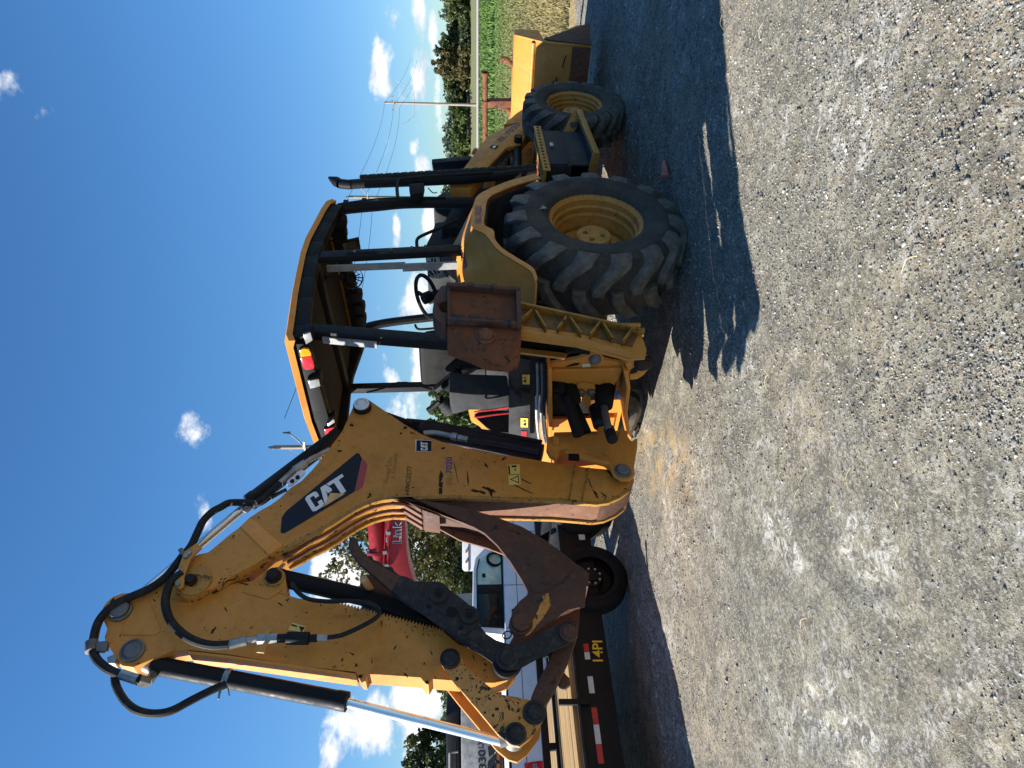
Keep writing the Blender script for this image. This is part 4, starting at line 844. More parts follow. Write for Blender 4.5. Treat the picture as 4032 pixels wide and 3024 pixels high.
make('stabiliser_ear', [p_prism([(-0.621,0.562),(-0.66,0.502),(-0.677,0.45),(-0.654,0.407),(-0.609,0.391),(-0.568,0.397),(-0.516,0.422),(-0.482,0.455),(-0.475,0.505),(-0.526,0.516)], fx-.08, fx-.03, 'x')], 'yellow', BH, .006)
xpin('stabiliser_pin', [(-0.633,0.446)][0], fx-.08, .040, 'pin_dark')
make('ear_hole', [p_prism([(-0.534,0.516),(-0.572,0.516),(-0.598,0.487),(-0.593,0.462),(-0.571,0.46),(-0.541,0.483)], fx-.0845, fx-.081, 'x')], 'black_dark', BH)
# swing cylinders
def two(A_, B_, r, nm, mt, r2=None):
    return make(nm, [p_cyl(A_, B_, r, 18, r2)], mt, BH, .006, 40)
two([(-0.98,-0.361,0.956)][0], [(-1.06,-0.345,0.967)][0], .052, 'swing_cylinder', 'black'); two([(-0.95,-0.345,0.891)][0], [(-1.12,-0.323,0.871)][0], .055, 'swing_cylinder', 'black_dark')
two([(-1.1,-0.336,0.915)][0], [(-1.4,-0.31,0.875)][0], .038, 'cylinder_rod', 'black'); two([(-1.0,-0.199,0.865)][0], [(-1.25,-0.146,0.795)][0], .05, 'swing_cylinder', 'black_dark')
two([(-0.95,-0.33,0.627)][0], [(-1.14,-0.288,0.665)][0], .075, 'swing_cylinder', 'black_dark', .06); two([(-1.13,-0.294,0.664)][0], [(-1.42,-0.366,0.69)][0], .024, 'cylinder_rod', 'steel'); two([(-1.0,-0.125,0.679)][0], [(-1.2,-0.171,0.682)][0], .05, 'swing_cylinder', 'hose_dull')
two([(-1.38,-0.337,0.679)][0], [(-1.5,-0.368,0.68)][0], .036, 'rod_eye', 'black')
make('line_cap', [p_prism([(-0.38,0.588),(-0.379,0.561),(-0.342,0.555),(-0.345,0.583)], -1.12, -1.08, 'x')], 'blue_cap', BH, .004)
make('valve_cover', [p_prism([(-0.354,1.003),(-0.348,0.934),(-0.279,0.925),(-0.273,0.991)], -1.07, -1.0, 'x')], 'black', BH, .012)
make('stabiliser_leg', [p_box((-.98, -.86), (.80, .98), (.55, 1.5))], 'yellow', BH, .01)
# swing casting that carries the boom
CA = [(-1.301,1.055),(-1.291,1.006),(-1.3,0.962),(-1.292,0.876),(-1.291,0.808),(-1.287,0.727),(-1.223,0.703),(-1.214,0.658),(-1.243,0.651),(-1.307,0.65),(-1.321,0.585),(-1.277,0.564),(-1.248,0.549),(-1.297,0.523),(-1.357,0.5),(-1.325,0.453),(-1.412,0.472),(-1.559,0.522),(-1.634,0.532),(-1.667,0.569),(-1.665,0.626),(-1.629,0.656),(-1.582,0.675),(-1.539,0.713),(-1.513,0.785),(-1.484,0.858),(-1.44,0.896),(-1.404,0.958),(-1.408,0.992),(-1.451,0.994),(-1.486,1.018),(-1.455,1.058),(-1.405,1.072)]
make('swing_casting', [p_prism(CA, -.185, -.145), p_prism([(x+.0, z) for x, z in CA], .145, .185), p_box((-1.40, -1.22), (-.14, .14), (.50, 1.0))], 'yellow', BH, .010)
make('casting_web', [p_prism([(-1.436,0.958),(-1.444,0.895),(-1.476,0.812),(-1.511,0.735),(-1.537,0.674),(-1.564,0.69),(-1.536,0.794),(-1.506,0.866),(-1.469,0.915),(-1.456,0.963)], -.205, -.186)], 'yellow', BH, .008)
def ypin(nm, xz, y, r, ring=1.35, mt='steel', rmt=None, h=.03, parent=BH, out=.012):
    x, z = xz
    o = make(nm, [p_lathe([(r*ring, 0), (r*ring, -.0), (r*ring, out), (r*1.05, out+.004), (r*1.02, out-.004), (r, out-.004), (r, h), (r*.8, h+.006), (.001, h+.006)], (x, y, z), (0, -1, 0), 28)], mt, parent, 0, 30)
    if rmt: make('pin_boss', [p_lathe([(r*ring*1.32, 0), (r*ring*1.30, out*.75), (r*ring*1.02, out*.9)], (x, y+.001, z), (0, -1, 0), 28)], rmt, o, 0, 30)
    return x, z
ypin('boom_foot_pin', [(-1.613,0.61)][0], -.186, .040, 1.4, 'steel', 'yellow')
ypin('casting_pin', [(-1.352,1.008)][0], -.186, .022, 1.2, 'yellow')
make('hinge_cover', [p_prism([(-1.472,0.938),(-1.478,0.87),(-1.523,0.874),(-1.513,0.946)], -.215, -.19)], 'black_dark', BH, .006)
make('casting_plug', [p_cyl(([(-1.455,0.69)][0][0], -.184, [(-1.455,0.69)][0][1]), ([(-1.455,0.69)][0][0], -.190, [(-1.455,0.69)][0][1]), .022, 20)], 'yellow', BH)
# right stabiliser, folded up
SO = [(-0.912,1.251),(-1.042,0.901),(-1.181,0.532),(-1.314,0.529),(-1.393,0.556),(-1.401,0.645),(-1.264,0.933),(-1.19,1.263)]
stab = make('stabiliser', [p_prism(SO, -.955, -.945), ], 'yellow', BH, .004, label='right stabiliser folded upright beside the rear tyre')
def strip(a, b, y0, y1, th, nm, mt, par):
    return make(nm, [p_prism([a, b, (b[0]+th, b[1]), (a[0]+th, a[1])], y0, y1)], mt, par, .003)
rl = [(-0.918,1.251),(-1.189,0.52),(-1.187,1.263),(-1.264,0.933),(-1.391,0.643)]
strip(rl[0], rl[1], -1.0, -.945, .018, 'channel_flange', 'yellow_old', stab)
make('channel_flange', [p_sheet([(rl[2][0], -1.0, rl[2][1]), (rl[3][0], -1.0, rl[3][1]), (rl[4][0], -1.0, rl[4][1])], [(rl[2][0], -.930, rl[2][1]), (rl[3][0], -.930, rl[3][1]), (rl[4][0], -.930, rl[4][1])], .016)], 'yellow', stab, .003)
make('channel_liner', [p_prism([(-0.863,1.233),(-1.117,0.521),(-1.294,0.613),(-1.162,0.91),(-1.081,1.244)], -.9580, -.9555)], 'yellow_grime_shade', stab)
for q in [[(-0.981,-0.978,1.181),(-1.068,-0.978,1.249)],[(-0.987,-0.978,1.157),(-1.146,-0.978,1.111)],[(-1.052,-0.978,0.978),(-1.158,-0.978,1.043)],[(-1.052,-0.978,0.953),(-1.203,-0.978,0.908)],[(-1.104,-0.978,0.781),(-1.214,-0.978,0.854)],[(-1.11,-0.978,0.761),(-1.253,-0.978,0.727)],[(-1.162,-0.978,0.591),(-1.28,-0.978,0.67)]]:
    make('channel_brace', [p_beam(q[0], q[1], .012, .045, (0, 1, 0))], 'yellow_old', stab, .003)
make('stabiliser_cylinder', [p_cyl([(-0.977,-0.72,1.304)][0], [(-1.033,-0.72,0.795)][0], .04), p_cyl([(-1.072,-0.72,0.962)][0], [(-1.021,-0.72,0.823)][0], .018)], 'black_dark', BH)
make('cylinder_guard', [p_sheet([(-1.036,-0.8,1.554),(-1.106,-0.8,1.5),(-1.153,-0.8,1.32),(-1.223,-0.8,0.993)], [(-0.836,-0.68,1.525),(-0.894,-0.68,1.482),(-0.959,-0.68,1.301),(-1.04,-0.68,0.932)], .012)], 'yellow', BH, .002)
pd = [(-0.873,1.693),(-0.934,1.253),(-1.261,1.272),(-1.207,1.693)]
pad = make('stabiliser_pad', [p_prism(pd, -1.085, -1.065), p_prism([(-1.151,1.665),(-1.23,1.35),(-1.287,1.272),(-1.362,1.291),(-1.39,1.348),(-1.372,1.476),(-1.311,1.564),(-1.228,1.699)], -1.07, -.86)], 'rust_bright', BH, .008, label='rusty stabiliser foot pad folded up')
def edge(a, b, w, d, mt='rust_dark'): make('pad_rim', [p_prism([a, b, (b[0]+d[0], b[1]+d[1]), (a[0]+d[0], a[1]+d[1])], -1.10-w, -1.06)], mt, pad, .004)
edge(pd[0], pd[1], .03, (-.028, .005)); edge(pd[1], pd[2], .03, (.0, .028)); edge(pd[3], pd[2], .02, (.02, 0)); edge(pd[0], pd[3], .01, (0, -.02))
make('pad_plate', [p_prism([(-0.823,1.686),(-0.84,1.731),(-0.947,1.769),(-1.068,1.78),(-1.142,1.768),(-1.195,1.732),(-1.196,1.699),(-1.101,1.692),(-1.09,1.725),(-1.047,1.745),(-0.998,1.732),(-0.987,1.693)], -1.075, -.95)], 'rust_dark', pad, .006)
for q in [[(-1.163,1.665),(-1.175,1.596),(-1.206,1.6),(-1.192,1.66)],[(-1.18,1.57),(-1.193,1.507),(-1.223,1.51),(-1.209,1.565)],[(-1.196,1.474),(-1.212,1.419),(-1.24,1.42),(-1.226,1.471)],[(-1.212,1.379),(-1.23,1.331),(-1.258,1.33),(-1.243,1.376)]]:
    make('pad_cleat', [p_prism(q, -1.12, -1.08)], 'grey', pad, .006)
for k, q in enumerate([[(-0.877,1.661),(-0.86,1.633),(-0.884,1.621),(-0.909,1.627),(-0.904,1.662)],[(-0.883,1.616),(-0.867,1.588),(-0.891,1.576),(-0.916,1.582),(-0.911,1.616)],[(-0.89,1.57),(-0.875,1.542),(-0.897,1.53),(-0.922,1.537),(-0.917,1.571)],[(-0.896,1.525),(-0.882,1.496),(-0.903,1.485),(-0.928,1.491),(-0.923,1.526)],[(-0.902,1.479),(-0.89,1.451),(-0.91,1.439),(-0.935,1.446),(-0.93,1.48)],[(-0.909,1.434),(-0.898,1.405),(-0.916,1.394),(-0.941,1.401),(-0.936,1.435)],[(-0.915,1.388),(-0.905,1.36),(-0.922,1.348),(-0.947,1.355),(-0.942,1.39)],[(-0.921,1.343),(-0.913,1.314),(-0.929,1.303),(-0.954,1.31),(-0.949,1.344)],[(-0.928,1.297),(-0.92,1.269),(-0.935,1.257),(-0.96,1.265),(-0.955,1.299)]]):
    make('rim_scale', [p_prism(q, -1.125-.006*(k % 3), -1.07)], 'rust_dark', pad, .006)
ypin('pad_pin', [(-1.319,1.48)][0], -1.075, .045, 1.3, 'rust')

# ---- boom
YB = -.125; YF = .092
BO = [(-1.214,2.433),(-1.145,2.404),(-1.029,2.377),(-0.903,2.347),(-0.875,2.336),(-0.852,2.31),(-0.852,2.274),(-0.873,2.248),(-1.023,2.087),(-1.107,1.997),(-1.168,1.92)] \
   + [(-1.123,1.986),(-1.207,1.87),(-1.266,1.756),(-1.311,1.643),(-1.371,1.457),(-1.405,1.309),(-1.467,1.06),(-1.507,0.892),(-1.524,0.804),(-1.543,0.68),(-1.549,0.53),(-1.633,0.528),(-1.705,0.583),(-1.756,0.651),(-1.791,0.73),(-1.8,0.803),(-1.784,0.909),(-1.764,1.05),(-1.744,1.333),(-1.727,1.545),(-1.713,1.7),(-1.715,1.967)] \
   + [(-1.707,1.98),(-1.705,2.055),(-1.713,2.118),(-1.73,2.179),(-1.752,2.227),(-1.784,2.28),(-1.822,2.331),(-1.878,2.398),(-1.926,2.465),(-1.962,2.531),(-2.005,2.59),(-2.048,2.659),(-2.086,2.722),(-2.156,2.823)] \
   + [(-2.216,2.923),(-2.257,2.97),(-2.302,3.033),(-2.326,3.08),(-2.331,3.115),(-2.314,3.15),(-2.286,3.183),(-2.249,3.203),(-2.2,3.205),(-2.132,3.195),(-2.083,3.17),(-2.061,3.121),(-2.049,3.069),(-1.998,3.025)] \
   + [(-1.94,2.979),(-1.891,2.931),(-1.824,2.884),(-1.775,2.833),(-1.737,2.779),(-1.684,2.727),(-1.612,2.676),(-1.563,2.62),(-1.483,2.567),(-1.406,2.525),(-1.326,2.482),(-1.274,2.462)]
boom = make('boom', [p_prism(BO, YB, YF)], 'yellow', BH, .004, 30)
def facing(o, idx, test):
    for p in o.data.polygons:
        if test(p.center, p.normal): p.material_index = idx
boom.data.materials.append(M['wear']); boom.data.materials.append(M['yellow_chip'])
facing(boom, 1, lambda c, n: abs(n.y) < .4 and n.x < -.35 and c.z < 1.97)
facing(boom, 2, lambda c, n: abs(n.y) < .4 and n.x < -.25 and 1.97 <= c.z)
BL_ = [(-1.705,0.583),(-1.756,0.651),(-1.791,0.73),(-1.8,0.803),(-1.784,0.909),(-1.764,1.05),(-1.744,1.333),(-1.727,1.545),(-1.713,1.7),(-1.715,1.967)] + [(-1.705,2.055),(-1.713,2.118),(-1.73,2.179),(-1.752,2.227),(-1.784,2.28),(-1.822,2.331),(-1.878,2.398),(-1.926,2.465),(-1.962,2.531),(-2.005,2.59),(-2.048,2.659)]
def off(pts, d):
    out = []
    for i, p in enumerate(pts):
        a = Vector(pts[max(i-1, 0)]); b = Vector(pts[min(i+1, len(pts)-1)]); t = (b-a).normalized(); n_ = Vector((-t.y, t.x)); out.append(Vector(p)+n_*d)
    return out
sgn = -1 if off(BL_, 1)[4].x > BL_[4][0] else 1
for y0, y1, a, b, mt in ((YB, YB+.022, .016, -.01, 'yellow_old'), (YF-.022, YF, .016, -.01, 'yellow_old')):
    P = off(BL_, sgn*a); Q = off(BL_, sgn*b); make('flange_edge', [p_prism([tuple(p) for p in P]+[tuple(p) for p in Q[::-1]], y0-.0015, y1)], mt, boom, .003)
for dy in (-.06, .015):   # two worn weld beads along the back of the bend
    P = off(BL_[8:], sgn*.004); make('weld_bead', [p_tube([(p.x, dy, p.y) for p in P], .012, 6, 2)], 'wear', boom)
DP = [(-1.887,2.923),(-1.826,2.881),(-1.84,2.861),(-2.023,2.662),(-2.033,2.663),(-2.085,2.728)]
make('doubler_plate', [p_prism(DP, YB-.008, YB-.001)], 'yellow_faded', boom, .002)
make('weld_bead', [p_tube([(x, YB-.002, z) for x, z in DP[1:4]], .006, 6, 1)], 'yellow', boom)
FR_ = [(-1.705,0.586),(-1.752,0.65),(-1.788,0.729),(-1.794,0.773)]
make('foot_hollow_shade', [p_sheet([(x-.006, -.09, z) for x, z in FR_], [(x-.006, .065, z) for x, z in FR_], .004)], 'rust_dark', boom)  # dark sheet paints the shade of the open hollow at the boom foot
# thick foot ribs and boss rings
for q in [[(-1.5,-0.128,0.891),(-1.77,-0.128,0.964)],[(-1.527,-0.128,0.805),(-1.782,-0.128,0.887)]]: make('weld_bead', [p_tube(q, .006, 6, 1)], 'yellow_old', boom)
for q in [(-1.261,2.319),(-1.198,2.122)]: make('weld_boss', [p_lathe([(.036, 0), (.034, .003), (.028, .003), (.026, .0015), (.001, .0015)], (q[0], YB, q[1]), (0, -1, 0), 24)], 'yellow', boom, 0, 20)
ypin('boom_top_pin', [(-0.946,2.292)][0], YB-.035, .034, 1.55, 'white', None, .012)
make('pin_boss', [p_lathe([(.062, 0), (.060, .034), (.05, .036), (.05, -.02)], (*[(x, YB, z) for x, z in [(-0.947,2.29)]][0],), (0, -1, 0), 28)], 'pin_dark', boom)
# ---- decals and lettering on the boom
yd = YB-.0025
dec = make('maker_decal', [p_prism([(-1.351,2.299),(-1.348,2.286),(-1.357,2.277),(-1.394,2.26),(-1.655,2.285),(-1.94,2.661),(-1.94,2.68),(-1.928,2.687),(-1.829,2.695),(-1.783,2.675),(-1.736,2.633)], YB-.003, YB-.0006)], 'navy', boom)
make('decal_red', [p_prism([(-1.398,2.255),(-1.446,2.222),(-1.469,2.223),(-1.611,2.236),(-1.625,2.242),(-1.655,2.283)], YB-.003, YB-.0006)], 'red_decal', boom)
TLc, TRc, BLc = [(-1.693,2.582),(-1.517,2.373),(-1.804,2.515)]
def letters(polys, TL, TR, BL, y, mt, par, nm):
    TL, TR, BL = Vector(TL), Vector(TR), Vector(BL); pr = []
    for i, P in enumerate(polys):
        q = [TL+(TR-TL)*u+(BL-TL)*v for u, v in P]; pr.append(p_prism([tuple(c) for c in q], y-.0012, y-.0002))
    return make(nm, pr, mt, par)
CAT = [[(.06, 0), (.24, 0), (.30, .09), (.30, .37), (.20, .37), (.20, .21), (.185, .18), (.115, .18), (.10, .21), (.10, .79), (.115, .82), (.185, .82), (.20, .79), (.20, .62), (.30, .62), (.30, .91), (.24, 1), (.06, 1), (0, .91), (0, .09)],
       [(.415, 0), (.555, 0), (.615, .40), (.605, .52), (.49, .52), (.485, .26), (.465, .52), (.40, 1), (.305, 1)], [(.58, 0), (1.0, 0), (1.0, .19), (.86, .19), (.86, 1), (.735, 1), (.735, .19), (.605, .19)]]
letters(CAT, TLc, TRc, BLc, yd-.001, 'white_letter', dec, 'letters')
make('decal_triangle', [p_prism([(-1.664,2.429),(-1.673,2.339),(-1.765,2.46)], YB-.0062, YB-.0046)], 'pale_yellow', dec)
sd = make('small_decal', [p_prism([(-1.247,1.923),(-1.255,1.817),(-1.354,1.815),(-1.346,1.919)], YB-.002, YB-.0005)], 'white_letter', boom)
make('decal_panel', [p_prism([(-1.252,1.915),(-1.26,1.817),(-1.351,1.816),(-1.344,1.915)], YB-.0032, YB-.0021)], 'black', sd)
t0, t1_, t2 = [(-1.341,1.886),(-1.268,1.887),(-1.343,1.841)]
letters(CAT, t0, t1_, t2, YB-.0035, 'white_letter', sd, 'letters')
make('decal_triangle', [p_prism([(-1.303,1.862),(-1.29,1.843),(-1.324,1.842)], YB-.0062, YB-.0048)], 'yellow_letter', sd)
text('stencil_number', 'HWC0277', *[(-1.69,-0.127,1.979),(-1.467,-0.127,1.968),(-1.691,-0.127,1.949)], 'ink', boom, .0)
text('stencil_number', '7020', *[(-1.537,-0.127,1.726),(-1.401,-0.127,1.723),(-1.538,-0.127,1.685)], 'blue_letter', boom, .012)
text('ghost_stencil', 'BL', *[(-1.624,-0.127,1.721),(-1.551,-0.127,1.72),(-1.625,-0.127,1.689)], 'ghost', boom, .01)
text('ghost_stencil', 'Rental Lifts', *[(-1.59,-0.127,2.111),(-1.387,-0.127,2.094),(-1.591,-0.127,2.082)], 'ghost', boom, 0)
text('ghost_stencil', '& Company', *[(-1.563,-0.127,2.069),(-1.357,-0.127,2.06),(-1.565,-0.127,2.035)], 'ghost', boom, 0)
wl_ = make('warning_label', [p_prism([(-1.481,1.329),(-1.478,1.251),(-1.639,1.256),(-1.643,1.331)], YB-.002, YB-.0005)], 'label', boom)
make('warning_triangle', [p_prism([(-1.601,1.322),(-1.568,1.264),(-1.634,1.265)], YB-.0032, YB-.0021)], 'ink', wl_)
make('warning_triangle', [p_prism([(-1.602,1.31),(-1.58,1.27),(-1.624,1.27)], YB-.0042, YB-.0033)], 'label', wl_)
make('warning_figure', [p_prism([(-1.489,1.304),(-1.487,1.271),(-1.502,1.27),(-1.505,1.303)], YB-.0032, YB-.0021), p_prism([(-1.513,1.286),(-1.513,1.278),(-1.532,1.279),(-1.532,1.287)], YB-.0032, YB-.0021), p_prism([(-1.488,1.326),(-1.489,1.315),(-1.557,1.316),(-1.558,1.326)], YB-.0032, YB-.0021)], 'ink', wl_)
make('label_line', [p_prism([(-1.562,1.332),(-1.56,1.254),(-1.564,1.255),(-1.565,1.332)], YB-.0032, YB-.0021)], 'ink', wl_)
# scraped patches and chips down to primer
def blotch(c, rx, rz, ang, y, mt='ink', n=14, seed=0):
    g = random.Random(seed); ca, sa = math.cos(ang), math.sin(ang); P = []
    for k in range(n):
        a = 2*PI*k/n; q = g.uniform(.45, 1.15); u = rx*q*math.cos(a); v = rz*q*math.sin(a); P.append((c[0]+u*ca-v*sa, c[1]+u*sa+v*ca))
    return p_prism(P, y-.0015, y-.0004)
SC = [blotch(c, rx*2.3, rz*1.5, a, YB, n=22, seed=i) for i, (c, rx, rz, a) in enumerate(zip([(-1.558,1.756),(-1.621,1.757),(-1.665,1.758),(-1.515,1.662),(-1.573,1.587),(-1.683,1.526),(-1.673,1.456),(-1.704,1.448),(-1.677,1.246),(-1.619,1.219),(-1.48,1.466),(-1.735,0.793),(-1.741,0.743),(-1.581,0.671),(-1.649,0.816)],
      (.02, .02, .02, .045, .04, .022, .022, .02, .04, .02, .010, .02, .014, .018, .02), (.009, .010, .008, .002, .003, .008, .010, .008, .004, .004, .006, .006, .005, .008, .003), (0, .1, -.1, .15, .05, 1.3, 1.1, .2, 1.0, 1.0, .4, .3, .7, .5, .2)))]
make('scraped_paint', SC, 'ink', boom)['kind'] = 'stuff'

def specks(poly, n, y, seed, par, inset=.07, lo=-5.6, sg=.55):
    g = random.Random(seed); V = [Vector(p) for p in poly]; m = len(V); c = sum(V, Vector((0, 0)))/m; pr = []
    def inside(p):
        r = False
        for i in range(m):
            a, b = V[i], V[(i+1) % m]
            if (a.y > p.y) != (b.y > p.y) and p.x < (b.x-a.x)*(p.y-a.y)/(b.y-a.y)+a.x: r = not r
        return r
    while len(pr) < n:
        i = g.randrange(m); a, b = V[i], V[(i+1) % m]
        if g.random() > (b-a).length*3+.15: continue
        t = (b-a).normalized() if (b-a).length > 1e-5 else Vector((1, 0)); q = a+(b-a)*g.random(); d = g.random()**2.2*inset
        for s_ in (1, -1):
            p = q+Vector((-t.y, t.x))*d*s_
            rx = min(.03, math.exp(g.gauss(lo, sg))*1.6); rz = rx*g.uniform(.25, .9)
            if inside(p) and all(inside(p+Vector((u, v))) for u, v in ((rx, 0), (-rx, 0), (0, rx), (0, -rx))):
                pr.append(blotch((p.x, p.y), rx, rz, g.uniform(-1.5, 1.5), y, n=9, seed=seed+len(pr))); break
    make('edge_wear', pr, 'ink', par)['kind'] = 'stuff'
specks(BO, 230, YB, 5, boom, .09, -6.0, .6)

# ---- dipper
YD = -.065
DI = [(-2.333,3.57),(-2.302,3.561),(-2.268,3.537),(-2.252,3.495),(-2.248,3.42),(-2.231,3.362),(-2.2,3.306),(-2.181,3.269),(-2.139,3.226),(-2.142,3.171),(-2.245,3.066),(-2.238,2.961),(-2.217,2.896),(-2.211,2.87)] \
   + [(-2.215,2.892),(-2.211,2.814),(-2.18,2.771),(-2.146,2.746),(-2.131,2.711),(-2.139,2.671),(-2.163,2.638),(-2.232,2.621),(-2.307,2.603),(-2.327,2.543),(-2.347,2.453),(-2.365,2.356)]
ta, tb_ = [(-2.365,2.347)][0], [(-2.564,1.744)][0]
NTE = 34; dv = Vector(tb_)-Vector(ta); nv = Vector((dv.y, -dv.x)).normalized()
if nv.x < 0: nv = -nv
for k in range(NTE):
    a = Vector(ta)+dv*(k/NTE)+nv*(-.045*math.sin(PI*k/NTE)*0); b = Vector(ta)+dv*((k+.5)/NTE)+nv*.020; DI += [tuple(a), tuple(b)]
DI += [tb_] + [(-2.638,1.664),(-2.693,1.547),(-2.684,1.47),(-2.664,1.418),(-2.689,1.368),(-2.742,1.355),(-2.8,1.377),(-2.841,1.421),(-2.851,1.488),(-2.846,1.57),(-2.822,1.741),(-2.814,1.807),(-2.842,1.823),(-2.829,1.843),(-2.803,1.864),(-2.769,2.134),(-2.798,2.143),(-2.792,2.165),(-2.76,2.19),(-2.754,2.2)] \
   + [(-2.713,2.456),(-2.656,2.725),(-2.626,2.86),(-2.591,3.069),(-2.593,3.141),(-2.62,3.198),(-2.645,3.254),(-2.671,3.314),(-2.661,3.368),(-2.632,3.412),(-2.588,3.439),(-2.525,3.5)] + [(-2.525,3.496),(-2.5,3.507),(-2.456,3.508),(-2.409,3.541),(-2.368,3.56)]
dip = make('dipper', [p_prism(DI, YD, -YD)], 'yellow', BH, 0, 25)
dip.data.materials.append(M['yellow_chip'])
make('dipper_plate', [p_prism([(-2.29,3.359),(-2.288,3.352),(-2.312,3.333),(-2.46,3.238),(-2.486,3.231),(-2.506,3.253),(-2.495,3.417),(-2.475,3.431),(-2.417,3.425),(-2.309,3.39)], YD-.006, YD-.0005)], 'yellow', dip, .003)
make('dipper_plate', [p_prism([(-2.244,2.846),(-2.23,2.818),(-2.264,2.629),(-2.302,2.667),(-2.327,2.702),(-2.295,2.798),(-2.278,2.848)], YD-.006, YD-.0005)], 'yellow', dip, .003)
bx, bz = [(-2.198,3.152)][0]
make('dipper_boss', [p_lathe([(.142, 0), (.138, .006), (.125, .006), (.12, .001)], (bx, YD, bz), (0, -1, 0), 40)], 'yellow', dip)
make('dipper_flange', [p_prism([(-2.598,3.068),(-2.632,2.858),(-2.764,2.193)]+[(-2.777,2.192),(-2.646,2.855),(-2.613,3.056)], YD+.001, -YD-.001)], 'yellow_faded', dip, .002)
for q in [(-2.781,2.17),(-2.83,1.831)]: make('lug_hole', [p_cyl((q[0], YD-.001, q[1]), (q[0], YD-.003, q[1]), .009, 10)], 'black_dark', dip)
# ragged chips on the dipper
g = random.Random(21); SC = []
for i, q in enumerate([(-2.258,3.312),(-2.301,3.313),(-2.058,3.065),(-2.475,3.007),(-2.475,2.953),(-2.487,2.764),(-2.359,2.633),(-2.689,2.265),(-2.657,2.226),(-2.725,2.31),(-2.723,2.192),(-2.706,2.115),(-2.584,1.942),(-2.733,1.846),(-2.786,1.939),(-2.373,2.92),(-2.485,2.078)]+[(-2.662,2.216),(-2.689,2.271),(-2.722,2.195),(-2.721,2.301),(-2.499,2.076),(-2.638,2.001),(-2.679,1.808),(-2.579,1.936),(-2.712,1.59),(-2.783,1.534)]):
    SC.append(blotch(q, g.uniform(.006, .022), g.uniform(.0025, .006), g.uniform(-1, 1.2), YD, seed=i))
make('scraped_paint', SC, 'ink', dip)['kind'] = 'stuff'
specks(DI, 300, YD, 9, dip, .14, -6.15, .6)
wl_ = make('warning_label', [p_prism([(-2.469,2.552),(-2.496,2.477),(-2.529,2.488),(-2.51,2.569)], YD-.002, YD-.0005)], 'label', dip)
make('warning_triangle', [p_prism([(-2.498,2.492),(-2.5,2.48),(-2.527,2.498),(-2.492,2.515)], YD-.0032, YD-.0021)], 'ink', wl_)
make('warning_figure', [p_prism([(-2.478,2.553),(-2.49,2.523),(-2.497,2.525),(-2.487,2.556)], YD-.0032, YD-.0021)], 'ink', wl_)
# pins on boom nose and dipper
make('nose_plate', [p_lathe([(.088, 0), (.086, .014), (.04, .016), (.036, .004), (.001, .004)], (*[(x, YB, z) for x, z in [(-2.235,3.096)]][0],), (0, -1, 0), 36)], 'yellow_old', boom)
ypin('nose_pin', [(-2.233,3.116)][0], YB-.012, .026, 1.3, 'pin_dark', None, .03)
kp = [(-2.013,3.13),(-2.044,3.093),(-2.103,3.133),(-2.147,3.141),(-2.22,3.144),(-2.281,3.134),(-2.299,3.151),(-2.285,3.177),(-2.254,3.189),(-2.157,3.191),(-2.069,3.184),(-2.044,3.163)]
kb = make('hose_bracket', [p_prism(kp, YB-.045, YB-.030)], 'yellow_dusty', boom, .004)
for q in [(-2.198,3.169),(-2.276,3.164),(-2.084,3.15),(-2.104,3.163)]: make('bolt', [p_cyl((q[0], YB-.045, q[1]), (q[0], YB-.060, q[1]), .013, 6)], 'zinc', kb)
ypin('stick_cylinder_pin', [(-2.356,3.472)][0], YD-.001, .050, 1.25, 'steel', None, .03)
ypin('bucket_cylinder_pin', [(-2.585,3.34)][0], YD-.001, .046, 1.32, 'steel', None, .014)
ypin('thumb_cylinder_pin', [(-2.193,2.692)][0], YD-.001, .034, 1.3, 'pin_dark', 'yellow_old', .05)

# ---- hydraulic cylinders on the arm
def cyl2(nm, A_, B_, r, mt, cap=1.12, lab=None):
    A_ = Vector(A_); B_ = Vector(B_); d = (B_-A_).normalized(); L_ = (B_-A_).length
    return make(nm, [p_lathe([(.001, 0), (r*.9, 0), (r*cap, .004), (r*cap, .05), (r, .055), (r, L_-.06), (r*cap, L_-.055), (r*cap, L_-.004), (r*.6, L_), (.001, L_)], A_, d, 28)], mt, BH, 0, 40, label=lab)
cyl2('bucket_cylinder', *[(-2.635,0.0,3.245),(-2.88,0.0,2.229)], .047, 'black', 1.06, 'black bucket cylinder barrel beside the dipper')
make('cylinder_rod', [p_cyl([(-2.862,0.0,2.304)][0], [(-3.115,0.0,1.457)][0], .0245, 24)], 'chrome', BH, label='chrome bucket cylinder rod')
make('cylinder_eye', [p_cyl((x, -.055, z), (x, .055, z), .055, 24) for x, z in [(-3.092,1.4)]]+[p_cyl([(-3.106,0.0,1.481)][0], [(-3.092,0.0,1.412)][0], .038, 16)], 'zinc', BH)
make('cylinder_eye', [p_cyl((x, -.055, z), (x, .055, z), .06, 24) for x, z in [(-2.563,3.364)]]+[p_cyl([(-2.59,0.0,3.351)][0], [(-2.65,0.0,3.215)][0], .045, 16)], 'zinc', BH)
make('cable_tie', [p_lathe([(.050, -.012), (.051, .012)], [(-2.727,0.0,2.852)][0], Vector([(-2.88,0.0,2.229)][0])-Vector([(-2.635,0.0,3.245)][0]), 16), p_tube([(-2.698,-0.05,2.832),(-2.764,-0.05,2.843),(-2.811,-0.05,2.86),(-2.851,-0.05,2.86)], .006, 5, 3), p_tube([(-2.772,-0.05,2.841),(-2.805,-0.05,2.822),(-2.839,-0.05,2.81)], .004, 5, 3)], 'zinc', BH)
cyl2('stick_cylinder', *[(-1.065,0.0,2.448),(-1.623,0.0,2.951)], .052, 'black', 1.08, 'black dipper cylinder along the top of the boom')
